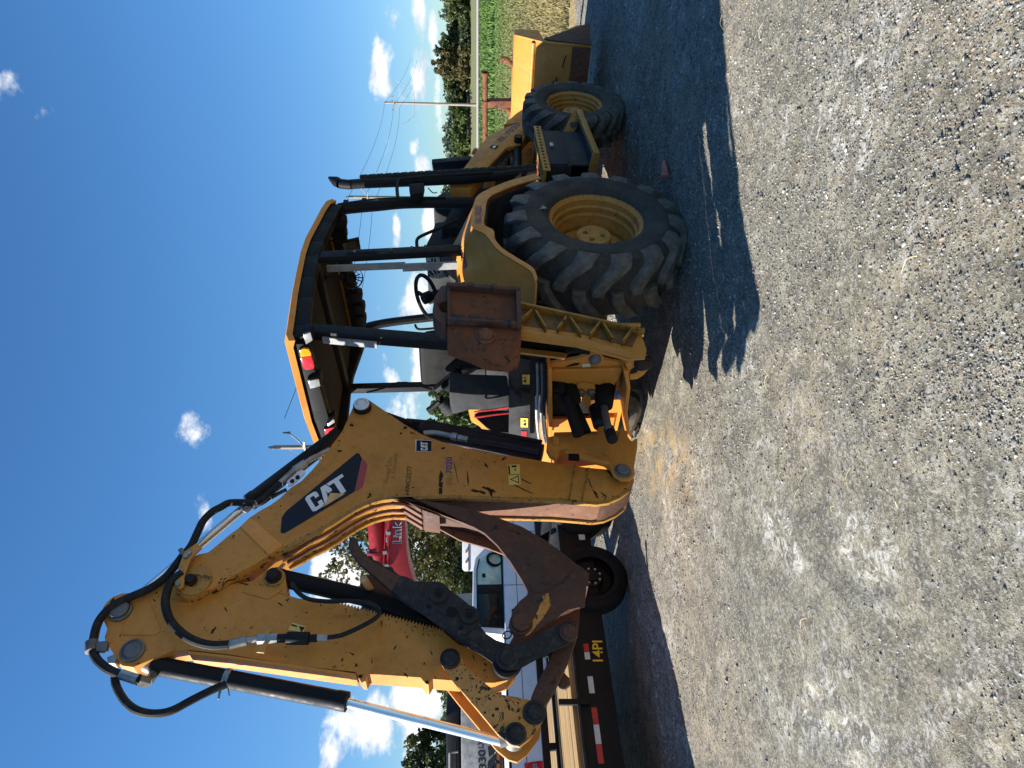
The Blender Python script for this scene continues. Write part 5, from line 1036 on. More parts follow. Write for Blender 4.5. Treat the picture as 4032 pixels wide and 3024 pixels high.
make('cylinder_rod', [p_cyl([(-1.602,0.0,2.932)][0], [(-2.317,0.0,3.499)][0], .026, 24)], 'chrome', BH, label='chrome dipper cylinder rod above the boom')
make('cylinder_mount', [p_prism([(-1.091,2.436),(-1.148,2.457),(-1.226,2.503),(-1.296,2.536),(-1.282,2.564),(-1.18,2.522),(-1.071,2.465)], -.06, .06)], 'black', BH, .006)
cyl2('boom_cylinder', *[(-1.037,-0.0,1.901),(-1.295,0.0,1.069)], .062, 'hose_dull', 1.06, 'black boom cylinder along the front of the boom')
make('boom_cylinder_rod', [p_cyl([(-0.83,0.0,2.297)][0], [(-1.049,-0.0,1.869)][0], .03, 16)], 'black', BH)
make('boom_hose', [p_tube([(-1.169,-0.1,1.875),(-1.164,-0.1,1.81),(-1.184,-0.1,1.733),(-1.207,-0.1,1.664),(-1.236,-0.1,1.573),(-1.278,-0.1,1.376),(-1.357,-0.1,1.114)], .018, 8, 4)], 'hose_dull', BH)
make('boom_hose', [p_tube([(-0.991,-0.03,1.996),(-1.018,-0.03,1.837),(-1.067,-0.03,1.663),(-1.116,-0.03,1.443),(-1.182,-0.03,1.21),(-1.223,-0.03,1.072)], .022, 8, 4)], 'hose', BH)
make('hose_fitting', [p_tube([(-1.171,-0.105,1.871),(-1.167,-0.105,1.806),(-1.186,-0.105,1.733),(-1.2,-0.105,1.687)], .017, 10, 3), p_cyl([(-1.202,-0.105,1.686)][0], [(-1.215,-0.105,1.649)][0], .027, 6), p_cyl([(-1.217,-0.105,1.642)][0], [(-1.238,-0.105,1.577)][0], .023, 6)], 'zinc', BH)
cyl2('thumb_cylinder', *[(-2.144,0.0,2.718),(-2.424,0.0,1.778)], .050, 'black_dark', 1.05, 'black thumb cylinder behind the dipper')
make('thumb_cylinder_rod', [p_cyl([(-2.411,0.0,1.822)][0], [(-2.619,0.0,1.621)][0], .026, 16)], 'steel', BH)
make('thumb_mount', [p_prism([(-2.309,2.146),(-2.397,1.945),(-2.518,1.802),(-2.473,1.943),(-2.355,2.205)], -.06, .06)], 'black_dark', BH, .008)

# ---- hoses
make('hydraulic_hose', [p_tube([(-1.602,-0.06,2.801),(-1.651,-0.06,2.843),(-1.671,-0.06,2.883),(-1.661,-0.06,2.977),(-1.662,-0.06,3.051)]+[(-1.72,-0.1,3.075),(-1.753,-0.1,3.119),(-1.815,-0.1,3.156),(-1.893,-0.1,3.17),(-1.985,-0.1,3.185),(-2.052,-0.1,3.217),(-2.133,-0.1,3.249),(-2.191,-0.1,3.281),(-2.247,-0.1,3.338),(-2.283,-0.1,3.404),(-2.326,-0.1,3.483),(-2.371,-0.1,3.526),(-2.429,-0.1,3.548),(-2.496,-0.1,3.546),(-2.566,-0.1,3.531),(-2.618,-0.1,3.506),(-2.666,-0.1,3.456),(-2.707,-0.1,3.389),(-2.733,-0.1,3.319),(-2.751,-0.1,3.245)], .0225, 10, 4)], 'hose', BH, label='long black hose looping over the boom top')
make('hydraulic_hose', [p_tube([(-2.196,-0.165,3.164),(-2.243,-0.165,3.203),(-2.309,-0.165,3.215),(-2.385,-0.165,3.203),(-2.468,-0.165,3.161),(-2.538,-0.165,3.095),(-2.594,-0.165,3.01),(-2.624,-0.165,2.916),(-2.625,-0.165,2.829)], .0225, 10, 4)], 'hose', BH, label='black hose curving down the dipper side')
make('hydraulic_hose', [p_tube([(-2.698,-0.08,3.39),(-2.756,-0.08,3.369),(-2.813,-0.08,3.328),(-2.862,-0.08,3.279),(-2.898,-0.08,3.22),(-2.916,-0.08,3.144),(-2.907,-0.08,3.064),(-2.86,-0.08,2.977),(-2.814,-0.08,2.887),(-2.792,-0.08,2.83)], .020, 10, 4)], 'hose', BH, label='black hose hanging in a loop beside the bucket cylinder')
make('hydraulic_hose', [p_tube([(-2.605,-0.15,2.344),(-2.596,-0.15,2.271),(-2.559,-0.15,2.184),(-2.518,-0.15,2.112),(-2.483,-0.15,2.084),(-2.448,-0.15,2.099),(-2.419,-0.15,2.152),(-2.403,-0.15,2.247),(-2.401,-0.15,2.358),(-2.383,-0.15,2.462),(-2.344,-0.15,2.522),(-2.284,-0.15,2.569)], .0125, 8, 4)], 'hose', BH, label='thin black hose looping back along the dipper teeth')
make('hose_fitting', [p_cyl([(-2.62,-0.155,2.832)][0], [(-2.603,-0.155,2.748)][0], .024, 12)], 'zinc', BH)
make('hose_fitting', [p_cyl([(-2.603,-0.155,2.748)][0], [(-2.597,-0.155,2.693)][0], .015, 10)], 'zinc', BH)
make('hose_fitting', [p_cyl([(-2.6,-0.155,2.692)][0], [(-2.6,-0.155,2.592)][0], .026, 8)], 'zinc', BH)
make('hose_fitting', [p_cyl([(-2.606,-0.155,2.408)][0], [(-2.608,-0.155,2.339)][0], .016, 8)], 'zinc', BH)
make('quick_coupler', [p_cyl([(-2.6,-0.155,2.592)][0], [(-2.6,-0.155,2.547)][0], .022, 12), p_cyl([(-2.6,-0.155,2.547)][0], [(-2.608,-0.155,2.433)][0], .033, 10), p_cyl([(-2.608,-0.155,2.433)][0], [(-2.608,-0.155,2.392)][0], .02, 10)], 'black', BH, .004)
make('coupling_clamp', [p_prism([(-2.56,2.669),(-2.544,2.635),(-2.562,2.622),(-2.583,2.641),(-2.618,2.631),(-2.681,2.644),(-2.674,2.689),(-2.649,2.698),(-2.642,2.667),(-2.613,2.648),(-2.582,2.661)], -.172, -.160)], 'yellow_dusty', dip, .004)
make('hose_clamp', [p_cyl([(-2.541,-0.1,3.546)][0], [(-2.595,-0.1,3.527)][0], .033, 12), p_prism([(-2.559,3.512),(-2.552,3.489),(-2.551,3.456),(-2.599,3.445),(-2.606,3.462),(-2.602,3.498)], -.125, -.095)], 'steel', dip, .004)
make('hose_clamp', [p_cyl([(-2.061,-0.13,3.214)][0], [(-2.046,-0.13,3.196)][0], .034, 12)], 'steel', boom, .003)
make('hose_fitting', [p_cyl([(-2.721,-0.1,3.346)][0], [(-2.754,-0.1,3.255)][0], .026, 8), p_cyl([(-2.748,-0.09,3.26)][0], [(-2.747,-0.05,3.223)][0], .030, 6), p_cyl([(-2.751,-0.06,3.222)][0], [(-2.672,0.0,3.227)][0], .024, 6), p_prism([(-2.629,3.443),(-2.617,3.419),(-2.636,3.394),(-2.66,3.398),(-2.654,3.431)], -.10, -.04)], 'zinc', BH)
make('boom_line', [p_tube([(-1.3,-0.115,2.473),(-1.346,-0.115,2.534),(-1.376,-0.115,2.582),(-1.411,-0.115,2.617),(-1.435,-0.115,2.639)], .017, 8, 4), p_cyl([(-1.407,-0.115,2.614)][0], [(-1.463,-0.115,2.674)][0], .026, 6), p_cyl([(-1.463,-0.115,2.674)][0], [(-1.566,-0.115,2.747)][0], .021, 10)], 'zinc', BH)
make('boom_line', [p_tube([(-1.558,-0.11,2.746),(-1.616,-0.11,2.79),(-1.677,-0.11,2.835),(-1.706,-0.11,2.867)], .021, 8, 3), p_tube([(-1.596,-0.09,2.709),(-1.626,-0.09,2.755),(-1.656,-0.09,2.793)], .012, 6, 3)], 'hose', BH)
bk_ = make('line_bracket', [p_prism([(-1.49,2.602),(-1.479,2.62),(-1.489,2.644),(-1.564,2.703),(-1.588,2.702),(-1.603,2.688),(-1.595,2.667),(-1.511,2.606)], -.135, -.12)], 'white_letter', boom, .003)
for q in [(-1.542,2.641),(-1.571,2.669)]: make('bolt', [p_cyl((q[0], -.135, q[1]), (q[0], -.146, q[1]), .014, 6)], 'black', bk_)
make('cylinder_gland', [p_tube([(-1.677,-0.05,2.976),(-1.721,-0.05,2.937),(-1.668,-0.05,2.91)], .012, 6, 3)], 'zinc', BH)

# ---- bucket links, bucket and thumb
LK = [(-2.726,1.76),(-2.697,1.743),(-2.683,1.71),(-2.694,1.677),(-2.723,1.657),(-2.783,1.634),(-2.875,1.539),(-2.932,1.478),(-2.97,1.321),(-2.986,1.278),(-3.028,1.256),(-3.077,1.268),(-3.154,1.338),(-3.186,1.39),(-3.171,1.435),(-3.123,1.489),(-2.99,1.592),(-2.893,1.669),(-2.809,1.732),(-2.764,1.756)]
lk = make('bucket_link', [p_prism(LK, -.130, -.108)], 'yellow_chip', BH, .004); make('bucket_link', [p_prism(LK, .085, .107)], 'yellow', BH, .004)
specks(LK, 130, -.130, 31, lk, .09, -5.75)
ypin('link_pin', [(-2.744,1.711)][0], -.130, .042, 1.25, 'iron', None, .013); ypin('link_pin', [(-3.129,1.404)][0], -.130, .036, 1.45, 'iron', None, .014); ypin('link_pin', [(-3.035,1.305)][0], -.130, .038, 1.5, 'iron', None, .015)
tp = make('tipping_link', [p_prism([(-2.957,1.314),(-2.895,1.28),(-2.708,1.159),(-2.641,1.082),(-2.589,1.023),(-2.661,1.042),(-2.78,1.1),(-2.916,1.184),(-3.007,1.251),(-3.036,1.294)], -.125, -.07), p_prism([(-2.879,1.294),(-2.813,1.258),(-2.616,1.131),(-2.582,1.054),(-2.692,1.069),(-2.836,1.157),(-2.932,1.227)], .07, .125)], 'rust_dark', BH, .006)
make('lifting_eye', [p_prism([(-2.839,1.168),(-2.803,1.121),(-2.834,1.095),(-2.868,1.094),(-2.887,1.123),(-2.873,1.151)], -.035, -.005)], 'rust_dark', tp, .004)
YK = -.155
SD = [(-1.742,1.989),(-1.753,1.906),(-1.777,1.812),(-1.828,1.624),(-1.894,1.451),(-1.979,1.282),(-2.079,1.153),(-2.159,1.071),(-2.225,1.012),(-2.291,0.941)] + [(-2.299,0.936),(-2.374,0.952),(-2.48,0.976),(-2.51,1.027),(-2.532,1.073),(-2.571,1.2),(-2.64,1.275),(-2.656,1.311),(-2.626,1.376),(-2.507,1.376),(-2.453,1.328),(-2.421,1.286)] + [(-2.396,1.283),(-2.324,1.312),(-2.206,1.368),(-2.098,1.433),(-2.016,1.502),(-1.973,1.561),(-1.933,1.635),(-1.88,1.736),(-1.836,1.804),(-1.769,1.894),(-1.741,1.937)]
SO_ = [(-1.753,1.906),(-1.777,1.812),(-1.828,1.624),(-1.894,1.451),(-1.979,1.282),(-2.079,1.153),(-2.159,1.071),(-2.225,1.012),(-2.291,0.941)]+[(-2.299,0.936),(-2.374,0.953)]
bkt = make('bucket', [p_sheet([(x, YK+.012, z) for x, z in SO_], [(x, -YK-.056, z) for x, z in SO_], .014)], 'rust_dark', BH, .002, label='narrow rusty digging bucket curled under the dipper')
make('bucket_side', [p_prism(SD, YK-.010, YK+.012)], 'rust_dark', bkt, .004); _o = off(SO_, .07); _s = .07 if (_o[4]-Vector(SD[30])).length < (Vector(SO_[4])-Vector(SD[30])).length else -.07
make('bucket_side', [p_prism(SO_[1:]+[tuple(p) for p in off(SO_, _s)[:1:-1]], -YK-.070, -YK-.055)], 'wear', bkt, .004)
EP = [(-2.433,1.283),(-2.423,1.185),(-2.378,1.1),(-2.312,1.028),(-2.299,0.99),(-2.311,0.94),(-2.424,0.963),(-2.518,0.986),(-2.533,1.076),(-2.575,1.15),(-2.641,1.26),(-2.675,1.322),(-2.662,1.38),(-2.607,1.405),(-2.536,1.379),(-2.473,1.339)]
make('bucket_ear', [p_prism(EP, YK-.034, YK-.012)], 'rust_dark', bkt, .006); make('bucket_ear', [p_prism(EP, -YK+.012, -YK+.034)], 'rust_dark', bkt, .006)
make('ear_gusset', [p_prism([(-2.445,1.207),(-2.432,1.174),(-2.508,1.17),(-2.579,1.221),(-2.66,1.296),(-2.672,1.323),(-2.62,1.297),(-2.532,1.242)], YK-.040, YK-.034)], 'yellow_chip', bkt, .003)
ypin('bucket_pin', [(-2.603,1.338)][0], YK-.034, .050, 1.25, 'rust_dark', None, .03)
TO = [(-1.742,1.989),(-1.752,1.912),(-1.794,1.858),(-1.828,1.875)]
for k in range(4):
    y0 = YK+.0+k*.062; make('bucket_tooth', [p_prism(TO, y0, y0+.034)], 'wear' if k else 'rust_dark', bkt, .006)
make('bucket_lip', [p_prism([(-1.763,1.906),(-1.796,1.788),(-1.847,1.765),(-1.829,1.858)], YK+.012, -YK-.08)], 'rust_dark', bkt, .003)
YT = -.17
TH = [(-2.023,2.258),(-2.04,2.231),(-2.089,2.215),(-2.132,2.191),(-2.152,2.165),(-2.153,2.14),(-2.181,2.128),(-2.185,2.113),(-2.195,2.086),(-2.222,2.074),(-2.227,2.047),(-2.227,2.025),(-2.258,2.01),(-2.282,1.983),(-2.296,1.939),(-2.324,1.894),(-2.33,1.846),(-2.327,1.793),(-2.341,1.743),(-2.37,1.721),(-2.426,1.659),(-2.505,1.575),(-2.554,1.555),(-2.599,1.553),(-2.645,1.521),(-2.682,1.473),(-2.701,1.424),(-2.719,1.367),(-2.772,1.359),(-2.817,1.383),(-2.833,1.429),(-2.812,1.468),(-2.745,1.551),(-2.662,1.672),(-2.589,1.754),(-2.512,1.848),(-2.452,1.934),(-2.39,2.005),(-2.311,2.087),(-2.248,2.152),(-2.193,2.209),(-2.131,2.256),(-2.078,2.277),(-2.038,2.275)]
thb = make('thumb', [p_prism(TH, YT-.02, YT+.02)], 'iron', BH, .006, label='dark cast thumb with serrated tip')
make('thumb_tip', [p_prism([(-2.04,2.254),(-2.058,2.228),(-2.105,2.211),(-2.148,2.188),(-2.198,2.125),(-2.241,2.062),(-2.274,2.008),(-2.297,1.981),(-2.382,2.021),(-2.316,2.084),(-2.255,2.149),(-2.205,2.201),(-2.143,2.249),(-2.092,2.268),(-2.056,2.267)], YT-.024, YT-.0195)], 'rust_dark', thb, .002)
make('thumb_plate', [p_prism([(-2.161,2.226),(-2.154,2.158),(-2.31,1.895),(-2.512,1.715),(-2.645,1.63),(-2.447,1.892),(-2.341,2.074),(-2.294,2.211)], .0, .03)], 'rust_dark', thb, .004)
make('thumb_rod', [p_cyl([(-2.267,-0.14,2.184)][0], [(-2.264,-0.02,2.16)][0], .022, 16)], 'pale_yellow', thb)
make('thumb_panel', [p_prism([(-2.5,1.889),(-2.39,1.831),(-2.363,1.797),(-2.385,1.736),(-2.456,1.659),(-2.524,1.584),(-2.606,1.57),(-2.647,1.63),(-2.644,1.688)], YT-.030, YT-.0195)], 'iron', thb, .006)
def boss(xz, y, r, h, nm='thumb_boss'):
    return make(nm, [p_lathe([(r, 0), (r*.97, h), (r*.62, h), (r*.60, h*.5), (r*.34, h*.5), (r*.32, -.004), (.001, -.004)], (xz[0], y, xz[1]), (0, -1, 0), 26)], 'iron', thb, 0, 30)
for q in [(-2.418,1.769),(-2.545,1.609)]:
    boss(q, YT-.030, .052, .012); make('thumb_hole', [p_cyl((q[0], YT-.036, q[1]), (q[0], YT-.0375, q[1]), .020, 18)], 'black_dark', thb)
for q, r in zip([(-2.522,1.698),(-2.483,1.82),(-2.611,1.652)], (.030, .014, .014)): make('thumb_hole', [p_cyl((q[0], YT-.0300, q[1]), (q[0], YT-.0325, q[1]), r, 20)], 'black_dark', thb)
make('thumb_rib', [p_tube([(-2.483,-0.192,1.889),(-2.551,-0.192,1.796),(-2.646,-0.192,1.671),(-2.739,-0.192,1.534)], .010, 6, 2)], 'iron', thb)
make('thumb_rib', [p_tube([(-2.506,-0.192,1.779),(-2.555,-0.192,1.72)], .012, 6, 1)], 'iron', thb)
text('cast_letters', 'EMJ', *[(-2.719,-0.192,1.607),(-2.659,-0.192,1.585),(-2.748,-0.192,1.539)], 'grey', thb, .02)
bl2 = make('guide_link', [p_prism([(-2.805,1.469),(-2.755,1.46),(-2.727,1.427),(-2.718,1.369),(-2.708,1.314),(-2.628,1.159),(-2.605,1.087),(-2.633,1.05),(-2.691,1.055),(-2.732,1.1),(-2.785,1.243),(-2.843,1.362),(-2.85,1.427)], -.215, -.192)], 'iron', BH, .006, label='dark link between the thumb pivot and the bucket pin')
ypin('pivot_pin', [(-2.796,1.426)][0], -.215, .040, 1.45, 'iron', None, .02, bl2)
ypin('guide_pin', [(-2.678,1.099)][0], -.215, .034, 1.4, 'rust_dark', None, .02, bl2)
make('link_pad', [p_prism([(-2.742,1.363),(-2.72,1.304),(-2.738,1.28),(-2.776,1.284),(-2.795,1.319),(-2.808,1.377)], -.222, -.2145)], 'iron', bl2, .004)
make('dipper_collar', [p_lathe([(.075, 0), (.075, .07), (.05, .075)], (*[(x, -.11, z) for x, z in [(-2.78,1.421)]][0],), (0, -1, 0), 26)], 'black_dark', dip)
make('chain_ring', [p_lathe([(.022, -.004), (.028, 0), (.022, .004)], [(-2.615,-0.1,1.409)][0], (.2, -1, .3), 16, True)], 'black_dark', bkt)

# ================================================================== EQUIPMENT TRAILER
TRL = thing('equipment_trailer', 'black tandem axle flatbed trailer with wooden plank deck behind the backhoe bucket', 'trailer', (-1.79, 6.55, .05), (0, 0, R(47)))
make('frame_rail', [p_box((-4.0, 2.6), (.03, .13), (.29, .60)), p_box((-4.0, 2.6), (1.95, 2.05), (.29, .60))]+[p_box((-3.8+k*.62, -3.72+k*.62), (.13, 1.95), (.42, .54)) for k in range(10)], 'black', TRL, .006)
first = make('deck_board', [p_box((-3.95, -.38), (.06, .266), (.600, .640))], 'wood', TRL, .004)
for k in range(1, 9):
    b = first.copy(); link(b, TRL); b.location = (random.uniform(-.02, .02), k*.2165, random.uniform(-.003, .003))
make('stake_post', [p_prism([(-1.123,0.753),(-1.13,0.5),(-1.176,0.505),(-1.169,0.757)], -.005, .024)], 'black', TRL, .003)
make('side_rail', [p_box((-4.0, .9), (1.14, 1.20), (.645, .67)), p_box((-4.0, .9), (1.14, 1.20), (.73, .80))]+[p_box((-3.8+k*.9, -3.74+k*.9), (1.145, 1.195), (.62, .73)) for k in range(6)], 'black', TRL, .004)
def trailer_wheel(x, y):
    w = make('wheel', [p_lathe([(.20, .06), (.215, .04), (.21, -.02), (.185, -.05), (.18, 0.02), (.12, .03), (.095, .0), (.095, -.04), (.06, -.05), (.055, -.075), (.001, -.08)], (0, 0, 0), (0, 1, 0), 40)], 'black', TRL, 0, 35, loc=(x, y, .335))
    make('tyre', [p_lathe([(.205, -.07), (.225, -.085), (.25, -.088), (.253, -.096), (.262, -.096), (.265, -.090), (.30, -.088), (.325, -.075), (.335, -.05), (.337, 0), (.335, .05), (.32, .08), (.25, .09), (.20, .06)], (0, 0, 0), (0, 1, 0), 56)], 'tyre_black', w, 0, 45)
    for k in range(8):
        a = 2*PI*k/8+.3
        if k == 0: n_ = make('wheel_nut', [p_cyl((0, 0, 0), (0, -.03, 0), .012, 6)], 'zinc', w, loc=(.078*math.cos(a), -.04, .078*math.sin(a)))
        else:
            o = n_.copy(); link(o, w); o.location = (.078*math.cos(a), -.04, .078*math.sin(a))
    return w
trailer_wheel(0, .06); trailer_wheel(.82, .06)
make('hub_light', [p_box((.36, .42), (-.068, -.060), (.36, .42))], 'tape_white', TRL, .003)
for x0, x1, w1 in ((-.72, -.645, 'tape_red'), (-.785, -.722, 'tape_white'), (-1.073, -.933, 'tape_white'), (-1.321, -1.189, 'tape_red'), (-1.47, -1.323, 'tape_white'), (-1.613, -1.472, 'tape_red'), (-1.9, -1.76, 'tape_white'), (-2.1, -1.96, 'tape_red')):
    make('reflective_tape', [p_box((x0, x1), (.0265, .0295), (.447, .492))], w1, TRL)
text('trailer_number', '14PI', *[(-0.805,0.026,0.43),(-0.619,0.026,0.411),(-0.807,0.026,0.342)], 'yellow_letter', TRL, .015)
make('rub_rail', [p_box((-4.0, -.45), (.0, .03), (.585, .605))], 'grey', TRL, .002)
make('stake_pocket', [p_box((-2.43, -2.35), (-.012, .028), (.30, .60))], 'black', TRL, .004)
make('tongue', [p_box((2.6, 4.2), (.7, .8), (.40, .52)), p_box((2.6, 4.2), (1.25, 1.35), (.40, .52))], 'black', TRL)

# ================================================================== PICKUP TRUCK
PU = thing('pickup_truck', 'white pickup truck parked behind the black trailer', 'pickup truck', (-4.4, 8.7, -.2), (0, 0, R(47)))
make('body', [p_prism([(-.42, .62), (-.42, 1.17), (-.38, 1.21), (1.46, 1.22), (2.95, 1.20), (4.15, 1.12), (4.30, 1.0), (4.32, .6), (4.25, .5), (-.2, .5)], .0, 1.75)], 'white', PU, .03, 35)
make('cab', [p_prism([(1.45, 1.18), (1.50, 1.56), (1.62, 1.645), (1.9, 1.665), (2.5, 1.655), (2.72, 1.615), (3.22, 1.20)], .10, 1.65)], 'white', PU, .035, 35)
make('window', [p_prism([(1.575, 1.235), (1.60, 1.545), (1.66, 1.585), (2.10, 1.60), (2.10, 1.235)], .088, .11)], 'glass_dark' if 'glass_dark' in M else 'black', PU, .01)
M['glass_dark'] = plain('tinted_window_glass', (.012, .016, .016), .05, 0, .2)
M['glass_green'] = plain('opaque_lit_green_glass', (.45, .62, .52), .08, 0, .2)  # opaque pane; light seen through the cab is put into its colour
PU.children[-1].data.materials[0] = M['glass_dark']
make('window', [p_prism([(2.24, 1.235), (2.24, 1.595), (2.48, 1.59), (2.66, 1.55), (2.90, 1.30), (2.93, 1.235)], .088, .11)], 'glass_green', PU, .01)
make('pillar', [p_prism([(2.10, 1.22), (2.10, 1.605), (2.24, 1.60), (2.24, 1.22)], .082, .105)], 'black', PU, .004)
make('window_trim', [p_prism([(1.55, 1.215), (3.0, 1.21), (3.0, 1.235), (1.55, 1.24)], .080, .105), p_prism([(1.555, 1.24), (1.585, 1.57), (1.66, 1.605), (2.5, 1.605), (2.68, 1.565), (2.68, 1.55), (2.5, 1.59), (1.67, 1.59), (1.60, 1.56), (1.575, 1.24)], .080, .105)], 'black', PU, .003)
make('seat_and_wheel', [p_lathe([(.10, -.03), (.13, 0), (.10, .03)], (2.66, .079, 1.33), (.0, 1, .2), 20, True), p_box((2.36, 2.42), (.078, .09), (1.47, 1.52))], 'black_dark', PU)
for x in (1.50, 2.17, 3.1): make('door_seam', [p_box((x, x+.008), (-.0015, .01), (.62, 1.2))], 'grey_dark', PU)
make('body_crease', [p_box((-.38, 4.2), (-.003, .01), (1.02, 1.028))], 'grey', PU)
make('door_handle', [p_box((1.62, 1.78), (-.03, .0), (1.08, 1.115))], 'black', PU, .008)
tlp = make('tail_light', [p_prism([(-.435, .80), (-.435, 1.04), (-.24, 1.06), (-.22, .82)], -.012, .12)], 'lens_red', PU, .01)
make('reverse_lens', [p_prism([(-.437, .895), (-.437, .945), (-.26, .96), (-.25, .905)], -.016, .10)], 'lens_clear', tlp, .004)
make('bed_rail', [p_box((-.40, 1.44), (.02, .12), (1.205, 1.235)), p_box((-.40, 1.44), (1.62, 1.72), (1.205, 1.235))], 'black', PU, .006)
make('bumper', [p_box((-.60, -.43), (.05, 1.7), (.52, .70))], 'chrome', PU, .02)
for x in (.55, 3.45):
    for y in (.02, 1.52):
        w = make('wheel', [p_lathe([(.19, 0), (.20, .1), (.05, .06), (.01, .05)], (0, .2, 0), (0, -1, 0), 24)], 'grey', PU, loc=(x, y, .33)); make('tyre', [p_lathe([(.2, -.1), (.3, -.11), (.34, -.07), (.34, .07), (.3, .11), (.2, .1)], (0, .11, 0), (0, 1, 0), 32)], 'tyre_black', w)
mk = make('side_mirror', [p_prism([(2.86, 1.22), (2.98, 1.22), (2.98, 1.34), (2.88, 1.35)], -.14, .04)], 'black', PU, .015)

# ================================================================== WHITE ENCLOSED TRAILER far behind
M['cream_panel'] = plain('cream_vent_panel', (.66, .58, .42), .6, 0, .12)
y_ = 17.0
q = [(-4.482,1.772),(-3.578,1.739),(-3.559,1.068)]
BX = thing('enclosed_trailer', 'white boxy enclosed trailer with cream louvred door beyond the pickup windscreen', 'trailer', (q[0][0], y_, 0))
bw = 1.75; bt = q[0][1]-.12
bd = make('body', [p_prism([(0, .5), (0, bt-.06), (.05, bt), (bw, bt), (bw, .5)], 0, 3.6)], 'white', BX, .03)
make('roof_trim', [p_box((-.01, bw+.01), (-.012, .0), (bt-.16, bt-.145))], 'grey', BX)
pn = make('door_panel', [p_box((.88, bw-.05), (-.02, .0), (.75, bt-.26))], 'cream_panel', BX, .005)
for k in range(5): make('louvre', [p_box((.94, bw-.1), (-.035, -.02), (.85+k*.13, .88+k*.13))], 'grey', pn)
for x in (.2, .45, .7, 1.1): make('marker_lamp', [p_box((x, x+.04), (-.02, .0), (bt-.11, bt-.07))], 'lens_amber', BX)
for x in (.5, 1.2): make('wheel', [p_cyl((x, .05, .32), (x, .3, .32), .32, 20)], 'tyre_black', BX)

# ================================================================== RED AND GREY EXCAVATOR
EX = thing('excavator', 'large red and grey tracked excavator parked behind the pickup, boom raised', 'excavator', (-6.0, 14.0, .1))
def W_(pts, dy=0): return [(x+6.0, z-.1) for x, z in pts]
eb = make('boom', [p_prism(W_([(-2.072,3.113),(-2.628,3.088),(-3.351,3.07),(-3.857,3.03),(-4.111,2.946),(-4.451,2.779),(-5.135,2.36),(-5.229,1.94),(-4.634,2.075),(-4.206,2.377),(-3.882,2.545),(-3.526,2.649),(-3.188,2.704),(-2.632,2.737),(-2.008,2.779),(-1.905,2.946)]), -.28, .28)], 'red_paint', EX, .02)
make('boom_tube', [p_tube([(x+6, -.32, z-.1) for x, z in [(-2.51,3.033),(-2.847,3.036),(-3.352,3.05),(-3.604,3.076)]], .022, 6, 3), p_tube([(x+6, -.32, z-.1) for x, z in [(-2.678,3.093),(-3.182,3.113),(-3.485,3.13)]], .014, 6, 3)], 'red_paint', eb)
for q in [(-2.847,3.036),(-3.469,3.07),(-3.216,3.105)]: make('tube_clamp', [p_box((q[0]+5.97, q[0]+6.03), (-.35, -.28), (q[1]-.14, q[1]-.06))], 'grey_light', eb)
make('arm_cylinder', [p_cyl((a[0]+6, -.05, a[1]-.1), (b[0]+6, -.05, b[1]-.1), .165) for a, b in ([(-2.238,3.33),(-3.618,3.246)],)]+[p_cyl((a[0]+6, -.05, a[1]-.1), (b[0]+6, -.05, b[1]-.1), .20) for a, b in ([(-3.247,3.288),(-3.331,3.283)],)], 'red_paint', EX, .01)
text('boom_lettering', 'Link', *[(2.95,-0.285,2.858),(3.384,-0.285,2.863),(2.948,-0.285,2.691)], 'white_letter', eb, .035)
text('boom_lettering', 'Link', *[(2.955,-0.289,2.851),(3.379,-0.289,2.856),(2.953,-0.289,2.6959999999999997)], 'grey', eb, .0)
EB = W_([(-5.824,1.654),(-7.129,1.664),(-7.153,1.011),(-6.419,1.011),(-5.367,1.02),(-5.351,1.624)])
bd = make('house', [p_prism([(-1.6, .95), (-1.75, 1.2), (-1.75, EB[0][1]-.02), (.35, EB[0][1]), (.4, .95)], -1.3, 1.3)], 'white', EX, .03)
bd.data.materials[0] = M['grey_light']
make('engine_cover', [p_prism([(-1.7, EB[0][1]+.001), (-1.68, EB[0][1]+.17), (-1.5, EB[0][1]+.25), (.05, EB[0][1]+.27), (.2, EB[0][1]+.02)], -1.2, 1.2)], 'black', EX, .05)
make('engine_cover_grab', [p_tube([(-1.45, -1.22, EB[0][1]+.05), (-1.43, -1.25, EB[0][1]+.2), (-.6, -1.25, EB[0][1]+.2), (-.6, -1.22, EB[0][1]+.05)], .02, 6, 1)], 'grey_light', EX)
make('cab', [p_prism([(.45, .95), (.45, 2.2), (.6, 2.38), (1.25, 2.38), (1.5, 1.9), (1.55, .95)], .2, 1.25)], 'grey_light', EX, .04)
make('cab_window', [p_prism([(.55, 1.5), (.55, 2.15), (.66, 2.28), (1.2, 2.28), (1.4, 1.85), (1.4, 1.5)], .185, .2)], 'glass_dark', EX)
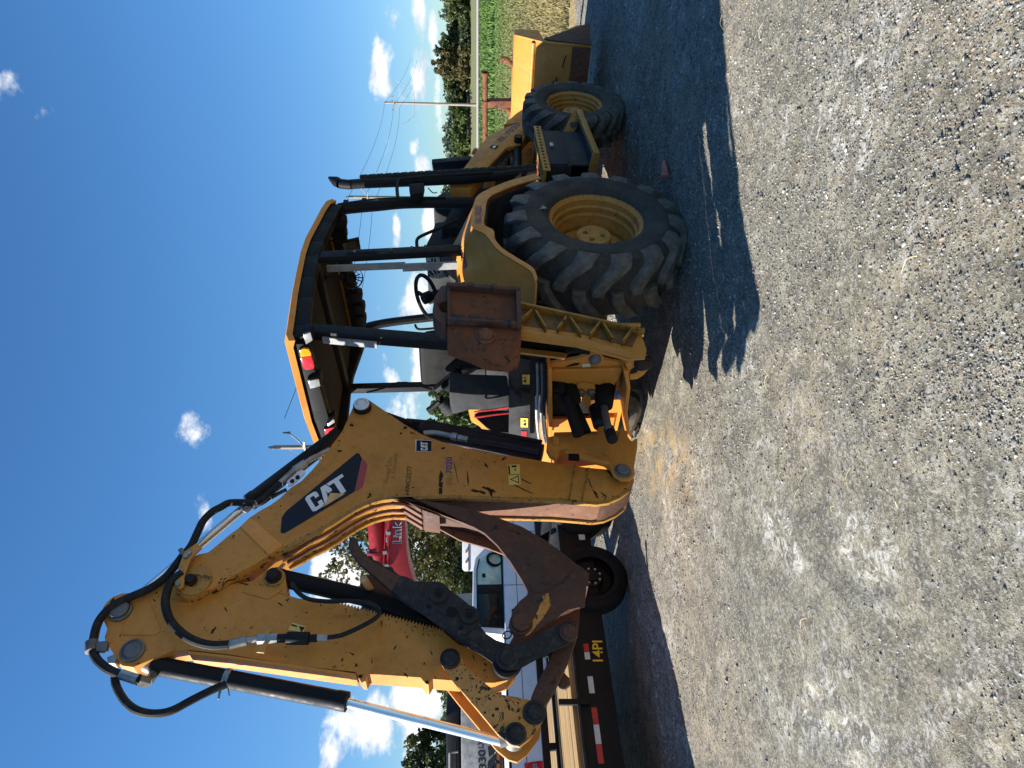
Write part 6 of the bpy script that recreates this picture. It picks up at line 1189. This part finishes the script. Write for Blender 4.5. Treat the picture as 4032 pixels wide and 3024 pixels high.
text('machine_number', '330', *[(-0.8879999999999999,-1.304,1.232),(-0.5309999999999997,-1.304,1.251),(-0.8929999999999998,-1.304,1.093)], 'navy', bd, .03)
text('machine_number', 'LX', *[(-0.5030000000000001,-1.304,1.2469999999999999),(-0.3639999999999999,-1.304,1.251),(-0.5060000000000002,-1.304,1.144)], 'navy', bd, .03)
for a in [[(-0.4930000000000003,1.069),(-0.4169999999999998,0.9700000000000001),(-0.4189999999999996,0.914),(-0.5570000000000004,0.914),(-0.6719999999999997,1.049)],[(-0.867,1.079),(-0.7510000000000003,1.069),(-0.5970000000000004,0.92),(-0.6769999999999996,0.914),(-0.8710000000000004,0.9700000000000001)],[(-0.9900000000000002,1.0299999999999998),(-0.9109999999999996,1.0299999999999998),(-0.7359999999999998,0.914),(-0.9939999999999998,0.914)]]:
    make('dark_stripe', [p_prism(a, -1.306, -1.299)], 'navy', bd)
make('track', [p_prism([(-1.9, .45), (-1.75, .15), (-1.5, .02), (1.5, .02), (1.8, .2), (1.9, .5), (1.75, .78), (1.5, .88), (-1.5, .88), (-1.8, .75)], y0, y0+.5) for y0 in (-1.35, .85)], 'rust', EX, .03)
make('track_shoes', [p_box((-1.5+k*.2, -1.36+k*.2), (y0-.02, y0+.52), (.86, .91)) for k in range(15) for y0 in (-1.35, .85)], 'rust', EX)['kind'] = 'stuff'
make('turntable', [p_cyl((0, 0, .5), (0, 0, .96), .6, 24)], 'black', EX)
make('stick', [p_prism(W_([(-2.372,3.021),(-1.924,3.218),(-1.579,2.923),(-1.433,2.528),(-1.586,1.933),(-1.689,1.485),(-1.839,1.585),(-1.983,2.231)]), -.2, .2)], 'red_paint', EX, .02)

# ================================================================== small things on the ground
ck = make('wheel_chock', [p_prism([(0, 0), (.19, 0), (.185, .018), (0, .06)], 0, .03)], 'pink', None, .004)
ckp = [1.5672528432848596,5.2566803712950705,0.012285521038370308]
ck.location = (float(ckp[0]), float(ckp[1]), .028); ck.rotation_euler = (R(8), 0, R(35))
tag(ck, 'small faded pink wedge lying on the gravel in front of the rear tyre', 'wheel chock')
